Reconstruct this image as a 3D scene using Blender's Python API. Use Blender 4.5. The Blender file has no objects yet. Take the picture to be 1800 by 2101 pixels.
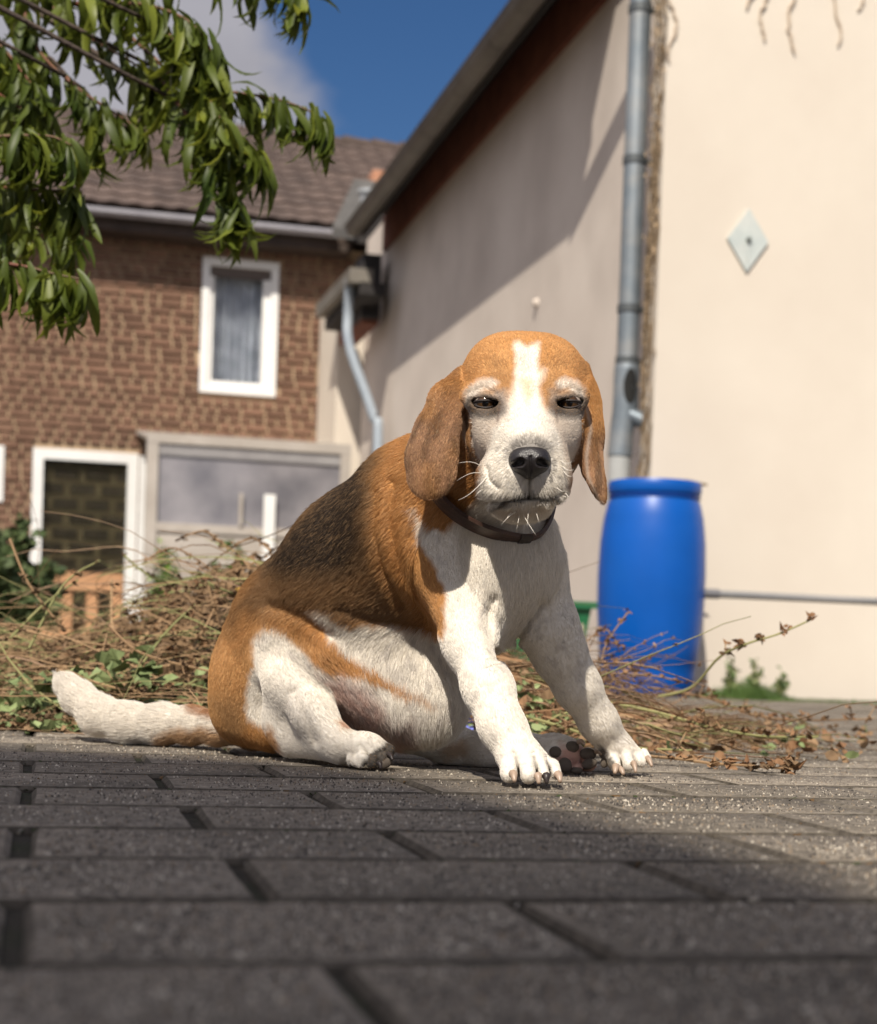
import bpy, bmesh, math, random
import numpy as np
from mathutils import Vector, Matrix, Quaternion, noise as mnoise
random.seed(7); rng=np.random.default_rng(7)
C=bpy.context.scene.collection; SC=bpy.context.scene
R=math.radians
# ------------------------------------------------------------------ camera
CF,CH,CR,CP,CT,CZ=3400.0,1355.0,R(2.0),R(1.5),R(13.7),.125
_F0=np.array([math.sin(CT),math.cos(CT),0.]);_R0=np.array([math.cos(CT),-math.sin(CT),0.]);_U=np.array([0,0,1.])
FW=_F0*math.cos(CP)-_U*math.sin(CP); _U0=_F0*math.sin(CP)+_U*math.cos(CP)
EX=math.cos(CR)*_R0+math.sin(CR)*_U0; EY=-math.sin(CR)*_R0+math.cos(CR)*_U0
PY=CH+CF*math.tan(CP)/math.cos(CR); CAM=np.array([0,0,CZ])
def ray(x,y): return FW+EX*(x-900)/CF-EY*(y-PY)/CF
def at(x,y,d): return CAM+ray(x,y)*d                     # point of that pixel at view depth d
def hit(x,y,n,d):
    n=np.array(n,float); q=ray(x,y); return CAM+q*((d-CAM@n)/(q@n))
def ground(x,y,z=0): return hit(x,y,(0,0,1),z)
def prj(P):
    v=np.asarray(P,float)-CAM; z=v@FW; return np.stack([900+CF*(v@EX)/z, PY-CF*(v@EY)/z, z],-1)
cam=bpy.data.cameras.new('camera'); co=bpy.data.objects.new('camera',cam); C.objects.link(co); SC.camera=co
cam.sensor_fit='HORIZONTAL'; cam.sensor_width=36; cam.lens=CF/1800*36
cam.shift_y=(PY-1050.5)/1800; cam.clip_start=.02; cam.clip_end=3000
m=Matrix.Identity(4)
for i,v in enumerate((EX,EY,-FW)):
    for j in range(3): m[j][i]=v[j]
m.translation=Vector(CAM); co.matrix_world=m
cam.dof.use_dof=True; cam.dof.focus_distance=1.74; cam.dof.aperture_fstop=8.5; cam.dof.aperture_blades=0
# ------------------------------------------------------------------ sky, sun
SUN_EL,SUN_AZ=R(48),R(-26)          # light travels toward azimuth 32 deg right of +Y; the sun stands opposite
sdir=np.array([math.cos(SUN_EL)*math.sin(-SUN_AZ),math.cos(SUN_EL)*math.cos(-SUN_AZ),-math.sin(SUN_EL)])  # travel direction
W=bpy.data.worlds.new('World'); SC.world=W; W.use_nodes=True
nt=W.node_tree; nt.nodes.clear(); N=nt.nodes.new; L=nt.links.new
sky=N('ShaderNodeTexSky'); sky.sky_type='NISHITA'; sky.sun_disc=False; sky.sun_elevation=SUN_EL
sky.sun_rotation=math.atan2(-sdir[0],-sdir[1]); sky.air_density=1.0; sky.dust_density=.3; sky.ozone_density=2.2; sky.altitude=200
hsv=N('ShaderNodeHueSaturation'); hsv.inputs['Hue'].default_value=.508; hsv.inputs['Saturation'].default_value=1.28; hsv.inputs['Value'].default_value=.49
L(sky.outputs[0],hsv.inputs['Color'])
tc=N('ShaderNodeTexCoord'); nz=N('ShaderNodeTexNoise'); nz.inputs['Scale'].default_value=3.2; nz.inputs['Detail'].default_value=9; nz.inputs['Roughness'].default_value=.55
mp=N('ShaderNodeMapping'); mp.inputs['Scale'].default_value=(1,1,1.6); L(tc.outputs['Generated'],mp.inputs[0]); L(mp.outputs[0],nz.inputs['Vector'])
dt=N('ShaderNodeVectorMath'); dt.operation='DOT_PRODUCT'; L(tc.outputs['Generated'],dt.inputs[0]); dt.inputs[1].default_value=(-math.cos(R(9.0)),math.sin(R(9.0)),0)
ad=N('ShaderNodeMath'); ad.operation='MULTIPLY_ADD'; ad.inputs[1].default_value=5.5; L(dt.outputs['Value'],ad.inputs[0]); 
sub=N('ShaderNodeMath'); sub.operation='MULTIPLY_ADD'; sub.inputs[1].default_value=1.9; sub.inputs[2].default_value=-.45; L(nz.outputs['Fac'],sub.inputs[0]); L(sub.outputs[0],ad.inputs[2])
cr=N('ShaderNodeMapRange'); cr.interpolation_type='SMOOTHSTEP'; cr.inputs['From Min'].default_value=.42; cr.inputs['From Max'].default_value=.72; L(ad.outputs[0],cr.inputs['Value'])
nz2=N('ShaderNodeTexNoise'); nz2.inputs['Scale'].default_value=7; nz2.inputs['Detail'].default_value=6; L(mp.outputs[0],nz2.inputs['Vector'])
cc=N('ShaderNodeMix'); cc.data_type='RGBA'; cc.inputs[6].default_value=(1.9,1.9,2.2,1); cc.inputs[7].default_value=(3.6,3.5,3.8,1); L(nz2.outputs['Fac'],cc.inputs[0])
# broken cloud added out of view to raise ambient light, brighter towards the sun
nz3=N('ShaderNodeTexNoise'); nz3.inputs['Scale'].default_value=2.1; nz3.inputs['Detail'].default_value=7; L(mp.outputs[0],nz3.inputs['Vector'])
c3=N('ShaderNodeMapRange'); c3.interpolation_type='SMOOTHSTEP'; c3.inputs['From Min'].default_value=.40; c3.inputs['From Max'].default_value=.60; L(nz3.outputs['Fac'],c3.inputs['Value'])
db=N('ShaderNodeVectorMath'); db.operation='DOT_PRODUCT'; L(tc.outputs['Generated'],db.inputs[0]); db.inputs[1].default_value=(math.sin(R(16))*math.cos(R(24)),math.cos(R(16))*math.cos(R(24)),math.sin(R(24)))
cb_=N('ShaderNodeMapRange'); cb_.interpolation_type='SMOOTHSTEP'; cb_.inputs['From Min'].default_value=.93; cb_.inputs['From Max'].default_value=.70; L(db.outputs['Value'],cb_.inputs['Value'])
cm_=N('ShaderNodeMath'); cm_.operation='MULTIPLY'; L(c3.outputs[0],cm_.inputs[0]); L(cb_.outputs[0],cm_.inputs[1])
cx_=N('ShaderNodeMath'); cx_.operation='MAXIMUM'; L(cr.outputs[0],cx_.inputs[0]); L(cm_.outputs[0],cx_.inputs[1])
ds=N('ShaderNodeVectorMath'); ds.operation='DOT_PRODUCT'; L(tc.outputs['Generated'],ds.inputs[0]); ds.inputs[1].default_value=tuple(-sdir)
dm_=N('ShaderNodeMapRange'); dm_.inputs['From Min'].default_value=.15; dm_.inputs['From Max'].default_value=.95; dm_.inputs['To Min'].default_value=1.0; dm_.inputs['To Max'].default_value=2.3; L(ds.outputs['Value'],dm_.inputs['Value'])
vs_=N('ShaderNodeVectorMath'); vs_.operation='SCALE'; L(cc.outputs[2],vs_.inputs[0]); L(dm_.outputs[0],vs_.inputs['Scale'])
mx=N('ShaderNodeMix'); mx.data_type='RGBA'; L(cx_.outputs[0],mx.inputs[0]); L(hsv.outputs[0],mx.inputs[6]); L(vs_.outputs[0],mx.inputs[7])
bg=N('ShaderNodeBackground'); bg.inputs['Strength'].default_value=.10; L(mx.outputs[2],bg.inputs['Color'])
wo=N('ShaderNodeOutputWorld'); L(bg.outputs[0],wo.inputs[0])
sl=bpy.data.lights.new('sun','SUN'); sl.energy=4.3; sl.angle=R(.55); sl.color=(1,.92,.80)
so=bpy.data.objects.new('sun',sl); C.objects.link(so); so.rotation_euler=Vector(-sdir).to_track_quat('Z','Y').to_euler()
vs=SC.view_settings; vs.view_transform='Standard'; vs.look='None'; vs.exposure=.50; vs.gamma=1; vs.use_curve_mapping=False
SC.render.engine='CYCLES'; SC.cycles.max_bounces=7; SC.cycles.transparent_max_bounces=12; SC.cycles.use_denoising=True
# ------------------------------------------------------------------ helpers
def tag(o,label=None,cat=None,group=None,kind=None):
    if label:o['label']=label
    if cat:o['category']=cat
    if group:o['group']=group
    if kind:o['kind']=kind
    return o
def empty(name,loc=(0,0,0),rz=0):
    o=bpy.data.objects.new(name,None); C.objects.link(o); o.location=loc; o.rotation_euler=(0,0,rz); o.empty_display_size=.1; return o
class MB:
    def __init__(s): s.v=[]; s.f=[]; s.mi=[]
    def add(s,vs,fs,mi=0):
        b=len(s.v); s.v+= [tuple(map(float,p)) for p in vs]; s.f+=[tuple(b+i for i in f) for f in fs]; s.mi+=[mi]*len(fs)
    def box(s,a,b,mi=0):
        (x0,y0,z0),(x1,y1,z1)=[tuple(map(float,p)) for p in (np.minimum(a,b),np.maximum(a,b))]
        s.add([(x0,y0,z0),(x1,y0,z0),(x1,y1,z0),(x0,y1,z0),(x0,y0,z1),(x1,y0,z1),(x1,y1,z1),(x0,y1,z1)],
              [(0,3,2,1),(4,5,6,7),(0,1,5,4),(1,2,6,5),(2,3,7,6),(3,0,4,7)],mi)
    def cbox(s,a,b,c=.004,mi=0):   # chamfered box (top face and vertical edges)
        (x0,y0,z0),(x1,y1,z1)=[tuple(map(float,p)) for p in (np.minimum(a,b),np.maximum(a,b))]
        v=[(x0,y0,z0),(x1,y0,z0),(x1,y1,z0),(x0,y1,z0),(x0,y0,z1-c),(x1,y0,z1-c),(x1,y1,z1-c),(x0,y1,z1-c),(x0+c,y0+c,z1),(x1-c,y0+c,z1),(x1-c,y1-c,z1),(x0+c,y1-c,z1)]
        s.add(v,[(0,3,2,1),(8,9,10,11),(0,1,5,4),(1,2,6,5),(2,3,7,6),(3,0,4,7),(4,5,9,8),(5,6,10,9),(6,7,11,10),(7,4,8,11)],mi)
    def prism(s,poly,d,mi=0):      # poly: list of 3D points, extruded by vector d
        n=len(poly); p=[np.array(q,float) for q in poly]; d=np.array(d,float)
        s.add(p+[q+d for q in p],[tuple(range(n))[::-1],tuple(range(n,2*n))]+[(i,(i+1)%n,(i+1)%n+n,i+n) for i in range(n)],mi)
    def tube(s,pts,r,n=6,mi=0,cap=True):
        pts=[np.array(p,float) for p in pts]; rs=r if hasattr(r,'__len__') else [r]*len(pts)
        up=np.array([.13,.27,.95]); b=len(s.v); k=len(pts)
        for i,p in enumerate(pts):
            t=pts[min(i+1,k-1)]-pts[max(i-1,0)]; t=t/(np.linalg.norm(t)+1e-12)
            a=np.cross(t,up); 
            if np.linalg.norm(a)<.15: a=np.cross(t,[1,0,0])
            a/=np.linalg.norm(a); c=np.cross(t,a)
            for j in range(n):
                w=2*math.pi*j/n; s.v.append(tuple(p+rs[i]*(a*math.cos(w)+c*math.sin(w))))
        for i in range(k-1):
            for j in range(n):
                s.f.append((b+i*n+j,b+i*n+(j+1)%n,b+(i+1)*n+(j+1)%n,b+(i+1)*n+j)); s.mi.append(mi)
        if cap: s.f+= [tuple(b+j for j in range(n))[::-1],tuple(b+(k-1)*n+j for j in range(n))]; s.mi+=[mi,mi]
    def lathe(s,prof,cx=0,cy=0,n=48,mi=0):
        b=len(s.v)
        for r,z in prof:
            for j in range(n):
                w=2*math.pi*j/n; s.v.append((cx+r*math.cos(w),cy+r*math.sin(w),z))
        for i in range(len(prof)-1):
            for j in range(n): s.f.append((b+i*n+j,b+i*n+(j+1)%n,b+(i+1)*n+(j+1)%n,b+(i+1)*n+j)); s.mi.append(mi)
    def mesh(s,name,mats,smooth=False):
        me=bpy.data.meshes.new(name); me.from_pydata(s.v,[],s.f); 
        for mt in (mats if isinstance(mats,(list,tuple)) else [mats]): me.materials.append(mt)
        me.polygons.foreach_set('material_index',s.mi)
        if smooth: me.shade_smooth()
        me.update(); return me
    def build(s,name,mats,parent=None,smooth=False,loc=None,autosmooth=None):
        o=bpy.data.objects.new(name,s.mesh(name,mats,smooth)); C.objects.link(o)
        if parent: o.parent=parent
        if loc is not None: o.location=loc
        if autosmooth:
            bm=bmesh.new(); bm.from_mesh(o.data)
            for e in bm.edges:
                if len(e.link_faces)==2 and e.calc_face_angle(0)>autosmooth: e.smooth=False
            bm.to_mesh(o.data); bm.free()
        return o
def inst(name,me,parent,mw):
    o=bpy.data.objects.new(name,me); C.objects.link(o); 
    if parent: o.parent=parent
    o.matrix_basis=mw; return o
def mat(name,c1,c2=None,rough=.7,scale=20,detail=5,bump=.0,bscale=None,bdist=.01,spec=.4,coords='Object',metal=0,stops=(.35,.65),c3=None,s3=3,a3=.5,rnd=0,coat=0,bdetail=6,sheen=0):
    m=bpy.data.materials.new(name); m.use_nodes=True; nt=m.node_tree; N=nt.nodes.new; L=nt.links.new
    b=nt.nodes['Principled BSDF']; b.inputs['Roughness'].default_value=rough; b.inputs['Specular IOR Level'].default_value=spec; b.inputs['Metallic'].default_value=metal
    b.inputs['Coat Weight'].default_value=coat
    tc=N('ShaderNodeTexCoord'); vec=tc.outputs[coords]
    if coords=='World':pass
    col=None
    if c2 is not None:
        n=N('ShaderNodeTexNoise'); n.inputs['Scale'].default_value=scale; n.inputs['Detail'].default_value=detail; n.inputs['Roughness'].default_value=.6; L(vec,n.inputs['Vector'])
        r=N('ShaderNodeValToRGB'); r.color_ramp.elements[0].position=stops[0]; r.color_ramp.elements[1].position=stops[1]
        r.color_ramp.elements[0].color=(*c1,1); r.color_ramp.elements[1].color=(*c2,1); L(n.outputs['Fac'],r.inputs[0]); col=r.outputs[0]
    else:
        rg=N('ShaderNodeRGB'); rg.outputs[0].default_value=(*c1,1); col=rg.outputs[0]
    if c3 is not None:
        n=N('ShaderNodeTexNoise'); n.inputs['Scale'].default_value=s3; n.inputs['Detail'].default_value=4; L(vec,n.inputs['Vector'])
        mr=N('ShaderNodeMapRange'); mr.inputs['From Min'].default_value=.45; mr.inputs['From Max'].default_value=.7; mr.inputs['To Max'].default_value=a3; L(n.outputs['Fac'],mr.inputs['Value'])
        x=N('ShaderNodeMix'); x.data_type='RGBA'; L(mr.outputs[0],x.inputs[0]); L(col,x.inputs[6]); x.inputs[7].default_value=(*c3,1); col=x.outputs[2]
    if rnd:
        oi=N('ShaderNodeObjectInfo'); mr=N('ShaderNodeMapRange'); mr.inputs['To Min'].default_value=1-rnd; mr.inputs['To Max'].default_value=1+rnd; L(oi.outputs['Random'],mr.inputs['Value'])
        hs=N('ShaderNodeHueSaturation'); L(mr.outputs[0],hs.inputs['Value']); L(col,hs.inputs['Color']); col=hs.outputs[0]
    L(col,b.inputs['Base Color'])
    if bump:
        n=N('ShaderNodeTexNoise'); n.inputs['Scale'].default_value=bscale or scale*2; n.inputs['Detail'].default_value=bdetail; L(vec,n.inputs['Vector'])
        bp=N('ShaderNodeBump'); bp.inputs['Strength'].default_value=bump; bp.inputs['Distance'].default_value=bdist; L(n.outputs['Fac'],bp.inputs['Height']); L(bp.outputs[0],b.inputs['Normal'])
    m['c']=1
    return m
def s2l(*c): return tuple(((v/255+.055)/1.055)**2.4 if v>10 else v/255/12.92 for v in c)
# ------------------------------------------------------------------ ground and paving
XG,YC=2.882,7.558                    # the outbuilding's side wall plane and its front wall plane
soil=mat('soil',(.020,.017,.013),(.05,.045,.035),.95,60,bump=.6,bscale=150,bdist=.006,c3=(.035,.045,.015),s3=9,a3=.5)
g=MB(); g.add([(-400,-400,-.03),(400,-400,-.03),(400,400,-.03),(-400,400,-.03)],[(0,1,2,3)]); tag(g.build('ground',soil),kind='structure')
def paver_mat():
    m=mat('paver',(.125,.106,.086),(.27,.232,.185),.92,75,8,bump=.6,bscale=500,bdist=.0015,spec=.25,coords='Object',c3=(.10,.087,.07),s3=5,a3=.8,rnd=.22)
    nt=m.node_tree; N=nt.nodes.new; L=nt.links.new; b=nt.nodes['Principled BSDF']
    base=b.inputs['Base Color'].links[0].from_socket
    tc=N('ShaderNodeTexCoord'); oi=N('ShaderNodeObjectInfo'); va=N('ShaderNodeVectorMath'); va.operation='ADD'
    geo=N('ShaderNodeNewGeometry'); v=N('ShaderNodeTexVoronoi'); v.inputs['Scale'].default_value=170; L(geo.outputs['Position'],v.inputs['Vector'])
    sp=N('ShaderNodeSeparateColor'); L(v.outputs['Color'],sp.inputs[0])
    mr=N('ShaderNodeMapRange'); mr.inputs['From Min'].default_value=.72; mr.inputs['From Max'].default_value=.95; L(sp.outputs[0],mr.inputs['Value'])
    md=N('ShaderNodeMapRange'); md.inputs['From Min'].default_value=.35; md.inputs['From Max'].default_value=.1; L(v.outputs['Distance'],md.inputs['Value'])
    mu=N('ShaderNodeMath'); mu.operation='MULTIPLY'; L(mr.outputs[0],mu.inputs[0]); L(md.outputs[0],mu.inputs[1])
    mu2=N('ShaderNodeMath'); mu2.operation='MULTIPLY'; mu2.inputs[1].default_value=.75; L(mu.outputs[0],mu2.inputs[0])
    x=N('ShaderNodeMix'); x.data_type='RGBA'; L(mu2.outputs[0],x.inputs[0]); L(base,x.inputs[6]); x.inputs[7].default_value=(.50,.46,.40,1)
    # dark grains
    md2=N('ShaderNodeMapRange'); md2.inputs['From Min'].default_value=.22; md2.inputs['From Max'].default_value=.05; md2.inputs['To Max'].default_value=.55; L(sp.outputs[1],md2.inputs['Value'])
    x2=N('ShaderNodeMix'); x2.data_type='RGBA'; L(md2.outputs[0],x2.inputs[0]); L(x.outputs[2],x2.inputs[6]); x2.inputs[7].default_value=(.045,.04,.035,1)
    L(x2.outputs[2],b.inputs['Base Color'])
    for n in nt.nodes:
        if n.type=='TEX_NOISE':
            for l in list(n.inputs['Vector'].links): nt.links.remove(l)
            L(geo.outputs['Position'],n.inputs['Vector'])
    return m
PVM=paver_mat()
PL,PW,PH=.252,.170,.06
EDG=mat('dirt_shade_edge',(.045,.037,.028),(.11,.092,.07),.95,120,bump=.5,bscale=300,bdist=.003)  # edge faces darkened for joint dirt and the shade of the gap
def paver_mesh(k,sx=1):
    bm=bmesh.new(); hx,hy=(PL-.009)/2,(PW-.010)/2; rr=random.Random(k); c=.0035
    xs=[-hx,-hx+c,-hx*.4,hx*.1,hx*.5,hx-c,hx]; ys=[-hy,-hy+c,0,hy-c,hy]; nx,ny=6,4; g=[]
    for j in range(ny+1):
        row=[]
        for i in range(nx+1):
            x,y=xs[i],ys[j]; e=(i in(0,nx))or(j in(0,ny)); z=-.0005*rr.random()
            if e: z-=.0035+.002*rr.random()
            if i in(1,nx-1) : x+=rr.uniform(-.0015,.0015)
            if j in(1,ny-1) : y+=rr.uniform(-.0015,.0015)
            row.append(bm.verts.new((x,y,z)))
        g.append(row)
    for j in range(ny):
        for i in range(nx):
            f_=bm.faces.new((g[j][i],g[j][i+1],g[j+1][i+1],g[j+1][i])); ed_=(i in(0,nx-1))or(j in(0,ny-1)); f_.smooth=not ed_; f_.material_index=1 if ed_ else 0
    ring=[g[0][i] for i in range(nx)]+[g[j][nx] for j in range(ny)]+[g[ny][i] for i in range(nx,0,-1)]+[g[j][0] for j in range(ny,0,-1)]
    low=[bm.verts.new((v.co.x*1.002,v.co.y*1.002,-PH)) for v in ring]
    for a in range(len(ring)):
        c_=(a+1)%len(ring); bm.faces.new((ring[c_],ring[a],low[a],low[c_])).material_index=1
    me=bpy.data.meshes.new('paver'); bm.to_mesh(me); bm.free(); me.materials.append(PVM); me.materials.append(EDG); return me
PM=[paver_mesh(k) for k in range(6)]
pav=empty('pavement'); tag(pav,kind='structure')
cells=[]
y0=.073
for j in range(-30,64):
    for i in range(-24,34):
        x=(i+(.5 if j%2 else 0))*PL+.121; y=y0+j*PW
        if y>YC-.2 and x>XG-.2: continue
        if y>10.4: continue
        q=prj((x,y,0)); d=q[2]; vis=d>.35 and -150<q[0]<1950 and q[1]<2250
        cells.append((d if vis else 99+abs(x)+abs(y),x,y))
cells.sort(); st_v=[];st_f=[]
for k,(d,x,y) in enumerate(cells):
    r=random.Random(k*13+5); dz=r.uniform(-.0003,.0003); e=(r.uniform(-.003,.003),r.uniform(-.0025,.0025),r.uniform(-.012,.012)+(math.pi if r.random()<.5 else 0))
    M=Matrix.Translation((x+r.uniform(-.0015,.0015),y+r.uniform(-.0015,.0015),dz))@Matrix.Rotation(e[2],4,'Z')@Matrix.Rotation(e[0],4,'X')@Matrix.Rotation(e[1],4,'Y')
    me=PM[r.randrange(6)]
    if k<300: inst('paver',me,pav,M)
    else:
        b=len(st_v); hx,hy=(PL-.012)/2,(PW-.013)/2
        for (u,v,w) in [(-hx,-hy,-PH),(hx,-hy,-PH),(hx,hy,-PH),(-hx,hy,-PH),(-hx,-hy,-.004),(hx,-hy,-.004),(hx,hy,-.004),(-hx,hy,-.004),(-hx+.004,-hy+.004,0),(hx-.004,-hy+.004,0),(hx-.004,hy-.004,0),(-hx+.004,hy-.004,0)]: st_v.append(tuple(M@Vector((u,v,w))))
        st_f+=[tuple(b+i for i in f) for f in [(8,9,10,11),(0,1,5,4),(1,2,6,5),(2,3,7,6),(3,0,4,7),(4,5,9,8),(5,6,10,9),(6,7,11,10),(7,4,8,11)]]
me=bpy.data.meshes.new('paving_beyond'); me.from_pydata(st_v,[],st_f); me.materials.append(PVM)
o=bpy.data.objects.new('paving_beyond',me); C.objects.link(o); o.parent=pav; tag(o,kind='stuff')
# joint sand with moss
jm=mat('joint_sand',(.020,.017,.011),(.052,.043,.030),.95,90,bump=.8,bscale=260,bdist=.006,c3=(.022,.030,.008),s3=14,a3=.8)
g=MB(); g.add([(-7,-5,-.0065),(9,-5,-.0065),(9,10.9,-.0065),(-7,10.9,-.0065)],[(0,1,2,3)]); o=g.build('joint_sand',jm,pav)
# coarse aggregate standing proud of the paver faces
ag=np.random.default_rng(12); n_=64000; px=ag.uniform(-120,1920,n_); d=.42+3.0*ag.random(n_)**1.5; P=CAM[None]+(FW[None]+EX[None]*((px-900)/CF)[:,None])*d[:,None]; x,y=P[:,0],P[:,1]
row=np.floor((y-(y0-PW/2))/PW); fy=(y-(y0-PW/2))/PW-row; xx=(x-.121+PL/2-np.where(row%2==0,0,PL/2))/PL; fx=xx-np.floor(xx); okm=(fy>.085)&(fy<.90)&(fx>.055)&(fx<.945); x,y,d=x[okm],y[okm],d[okm]; n_=len(x)
s=ag.uniform(.0008,.0026,n_)*(1+.8*(ag.random(n_)<.08)); ang=ag.uniform(0,6.28,n_); asp=ag.uniform(.6,1,n_); hgt=s*ag.uniform(.35,.8,n_)
vv=np.zeros((n_,5,3)); 
for k in range(4):
    a=ang+k*math.pi/2; vv[:,k,0]=x+np.cos(a)*s*(asp if k%2 else 1); vv[:,k,1]=y+np.sin(a)*s*(asp if k%2 else 1); vv[:,k,2]=-.0022
vv[:,4,0]=x+ag.uniform(-.3,.3,n_)*s; vv[:,4,1]=y+ag.uniform(-.3,.3,n_)*s; vv[:,4,2]=np.minimum(hgt*1.1,.0016)
b_=(np.arange(n_)*5)[:,None]; ff=np.stack([b_+np.array([k,(k+1)%4,4]) for k in range(4)],1).reshape(-1,3)
me=bpy.data.meshes.new('aggregate'); me.vertices.add(n_*5); me.vertices.foreach_set('co',vv.astype(np.float32).ravel()); me.loops.add(len(ff)*3); me.loops.foreach_set('vertex_index',ff.astype(np.int32).ravel()); me.polygons.add(len(ff)); me.polygons.foreach_set('loop_start',np.arange(len(ff),dtype=np.int32)*3); me.polygons.foreach_set('loop_total',np.full(len(ff),3,np.int32))
for c_ in ((.12,.10,.08),(.25,.215,.17),(.46,.41,.33),(.22,.165,.11),(.045,.038,.032)): me.materials.append(mat('aggregate_stone',c_,rough=.85))
mi_=np.repeat(ag.choice(5,n_,p=[.30,.24,.12,.12,.22]),4).astype(np.int32); me.polygons.foreach_set('material_index',mi_); me.update(); me.validate(); me.shade_smooth()
o=bpy.data.objects.new('aggregate',me); C.objects.link(o); o.parent=pav; tag(o,kind='stuff')
# crumbs, moss tufts and grit lying in the joints and on the stones near the dog
grit=MB(); rg=random.Random(3)
for k in range(3200):
    u=rg.random(); px=rg.uniform(-60,1860); d=rg.uniform(.9,3.2)**1.0
    py=PY
    P=CAM+ (FW+EX*(px-900)/CF)*d; x,y=P[0],P[1]
    on_j=rg.random()<.88
    if on_j:
        jj=round((y-y0)/PW-.5); y=y0+(jj+.5)*PW+rg.uniform(-.005,.005); 
    s=rg.uniform(.0010,.0034)*(1.3 if on_j else .7); z=(-.0045 if on_j else .0)+s*.35
    v=[np.array([x,y,z])+s*np.array([rg.uniform(-1,1),rg.uniform(-1,1),rg.uniform(-.6,.9)]) for _ in range(4)]
    grit.add(v,[(0,1,2),(0,2,3),(0,3,1),(1,3,2)],(rg.choice((3,3,1,2,2,0)) if on_j else rg.choice((0,1,3)))*1)
o=grit.build('grit',[mat('grit_pale',(.34,.30,.24),rough=.9),mat('grit_leaf',(.12,.07,.03),rough=.9),mat('moss',(.03,.042,.012),rough=.95),mat('grit_dark',(.06,.05,.038),rough=.95)]); tag(o,'fine pale grit and moss crumbs scattered over the paving','grit',kind='stuff')
# ------------------------------------------------------------------ brick house at the back
YH=16.5
brickm=mat('brick',(.145,.078,.052),(.225,.130,.086),.85,9,6,bump=.5,bscale=60,spec=.3,rnd=.28,c3=(.09,.05,.035),s3=4,a3=.5)
mort=mat('mortar',(.37,.26,.165),(.45,.33,.215),.9,30,bump=.3)
house=empty('brick_house',(0,YH,0)); tag(house,'brown brick house with tiled roof and narrow white-framed upper window','house')
def W2(o): # children keep world-space data: offset by parent
    o.location=(-o.parent.location[0],-o.parent.location[1],-o.parent.location[2]); return o
WX0,WX1,WZ0,WZ1=1.482,2.236,2.68,4.0
DX0,DX1,DZ1=hit(68,925,(0,1,0),YH)[0],hit(284,930,(0,1,0),YH)[0],hit(170,925,(0,1,0),YH)[2]
HX1=3.25; HZ=4.20
wl=MB()
wl.box((-9,YH,-.05),(DX0,YH+.3,HZ)); wl.box((DX0,YH,DZ1),(DX1,YH+.3,HZ)); wl.box((DX1,YH,-.05),(WX0,YH+.3,HZ))
wl.box((WX0,YH,-.05),(WX1,YH+.3,WZ0)); wl.box((WX0,YH,WZ1),(WX1,YH+.3,HZ)); wl.box((WX1,YH,-.05),(HX1,YH+.3,HZ)); wl.box((HX1-.3,YH+.3,-.05),(HX1,YH+6.4,HZ)); wl.box((-9,YH+.3,-.05),(-8.7,YH+6.4,HZ)); wl.box((-8.7,YH+6.1,-.05),(HX1-.3,YH+6.4,HZ))
W2(wl.build('wall',mort,house))
def brick_me(L,H=.056,D=.03):
    g=MB(); c=.004; x,z=L/2,H/2
    g.add([(-x,0,-z),(x,0,-z),(x,0,z),(-x,0,z),(-x,-D+c,-z),(x,-D+c,-z),(x,-D+c,z),(-x,-D+c,z),(-x+c,-D,-z+c),(x-c,-D,-z+c),(x-c,-D,z-c),(-x+c,-D,z-c)],
      [(8,9,10,11),(0,4,7,3),(1,2,6,5),(3,7,6,2),(0,1,5,4),(4,5,9,8),(5,6,10,9),(6,7,11,10),(7,4,8,11)])
    return g.mesh('brick',brickm)
BS,BH=brick_me(.205),brick_me(.092)
bl=[]
row=0; z=.04
rb=random.Random(11)
while z<HZ-.10:
    spans=[(-9,HX1)]
    for (o0,o1,q0,q1) in ((WX0,WX1,WZ0-.035,WZ1+.035),(DX0,DX1,-1,DZ1+.035)):
        if q0<z<q1: spans=[t for (s0,s1) in spans for t in ((s0,min(s1,o0)),(max(s0,o1),s1)) if t[1]-t[0]>.03]
    for si,(s0,s1) in enumerate(spans):
        x=s0-(0,.06,.12,.18)[row%4] if si==0 else s0-rb.uniform(0,.1)
        while x<s1-.03:
            hd=(rb.random()<.45) if row%2==0 else (rb.random()<.8)
            Lb=.092 if hd else .205; a_,e_=max(x,s0+.004),min(x+Lb,s1-.004)
            if e_-a_>.025: bl.append(((a_+e_)/2,z,hd,(e_-a_)/Lb))
            x+=Lb+.030
    z+=.0775; row+=1
def key(b):
    q=prj((b[0],YH,b[1])); v=(-40<q[0]<700 and 440<q[1]<1240); 
    hid=(q[0]>290 and q[1]>880) or q[1]>1170 or (q[0]<230 and q[1]<640) 
    return (0 if v and not hid else 1, -q[0] if False else abs(q[0]-450)+abs(q[1]-700))
bl.sort(key=key); g=MB()
for k,(x,z,hd,sc_) in enumerate(bl):
    r=random.Random(k); dy=r.uniform(-.004,.004); me=BH if hd else BS
    if k<300: 
        o=inst('brick',me,house,Matrix.Translation((x,dy,z))@Matrix.Rotation(r.uniform(-.006,.006),4,'Y')@Matrix.Diagonal((sc_,1,1,1)))
    else:
        hx=(.046 if hd else .1025)*sc_; D=.03
        g.box((x-hx,YH-D+dy,z-.028),(x+hx,YH-.0005,z+.028))
o=W2(g.build('bricks_beyond',mat('brick_far',(.14,.076,.050),(.225,.132,.088),.85,7,3,bump=.4,bscale=60,spec=.3),house)); tag(o,kind='stuff')
white=mat('white_frame',(.78,.78,.76),(.72,.71,.69),.35,3,spec=.5)
glass_d=mat('window_glass',(.045,.05,.055),rough=.05,spec=.9)
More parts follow.
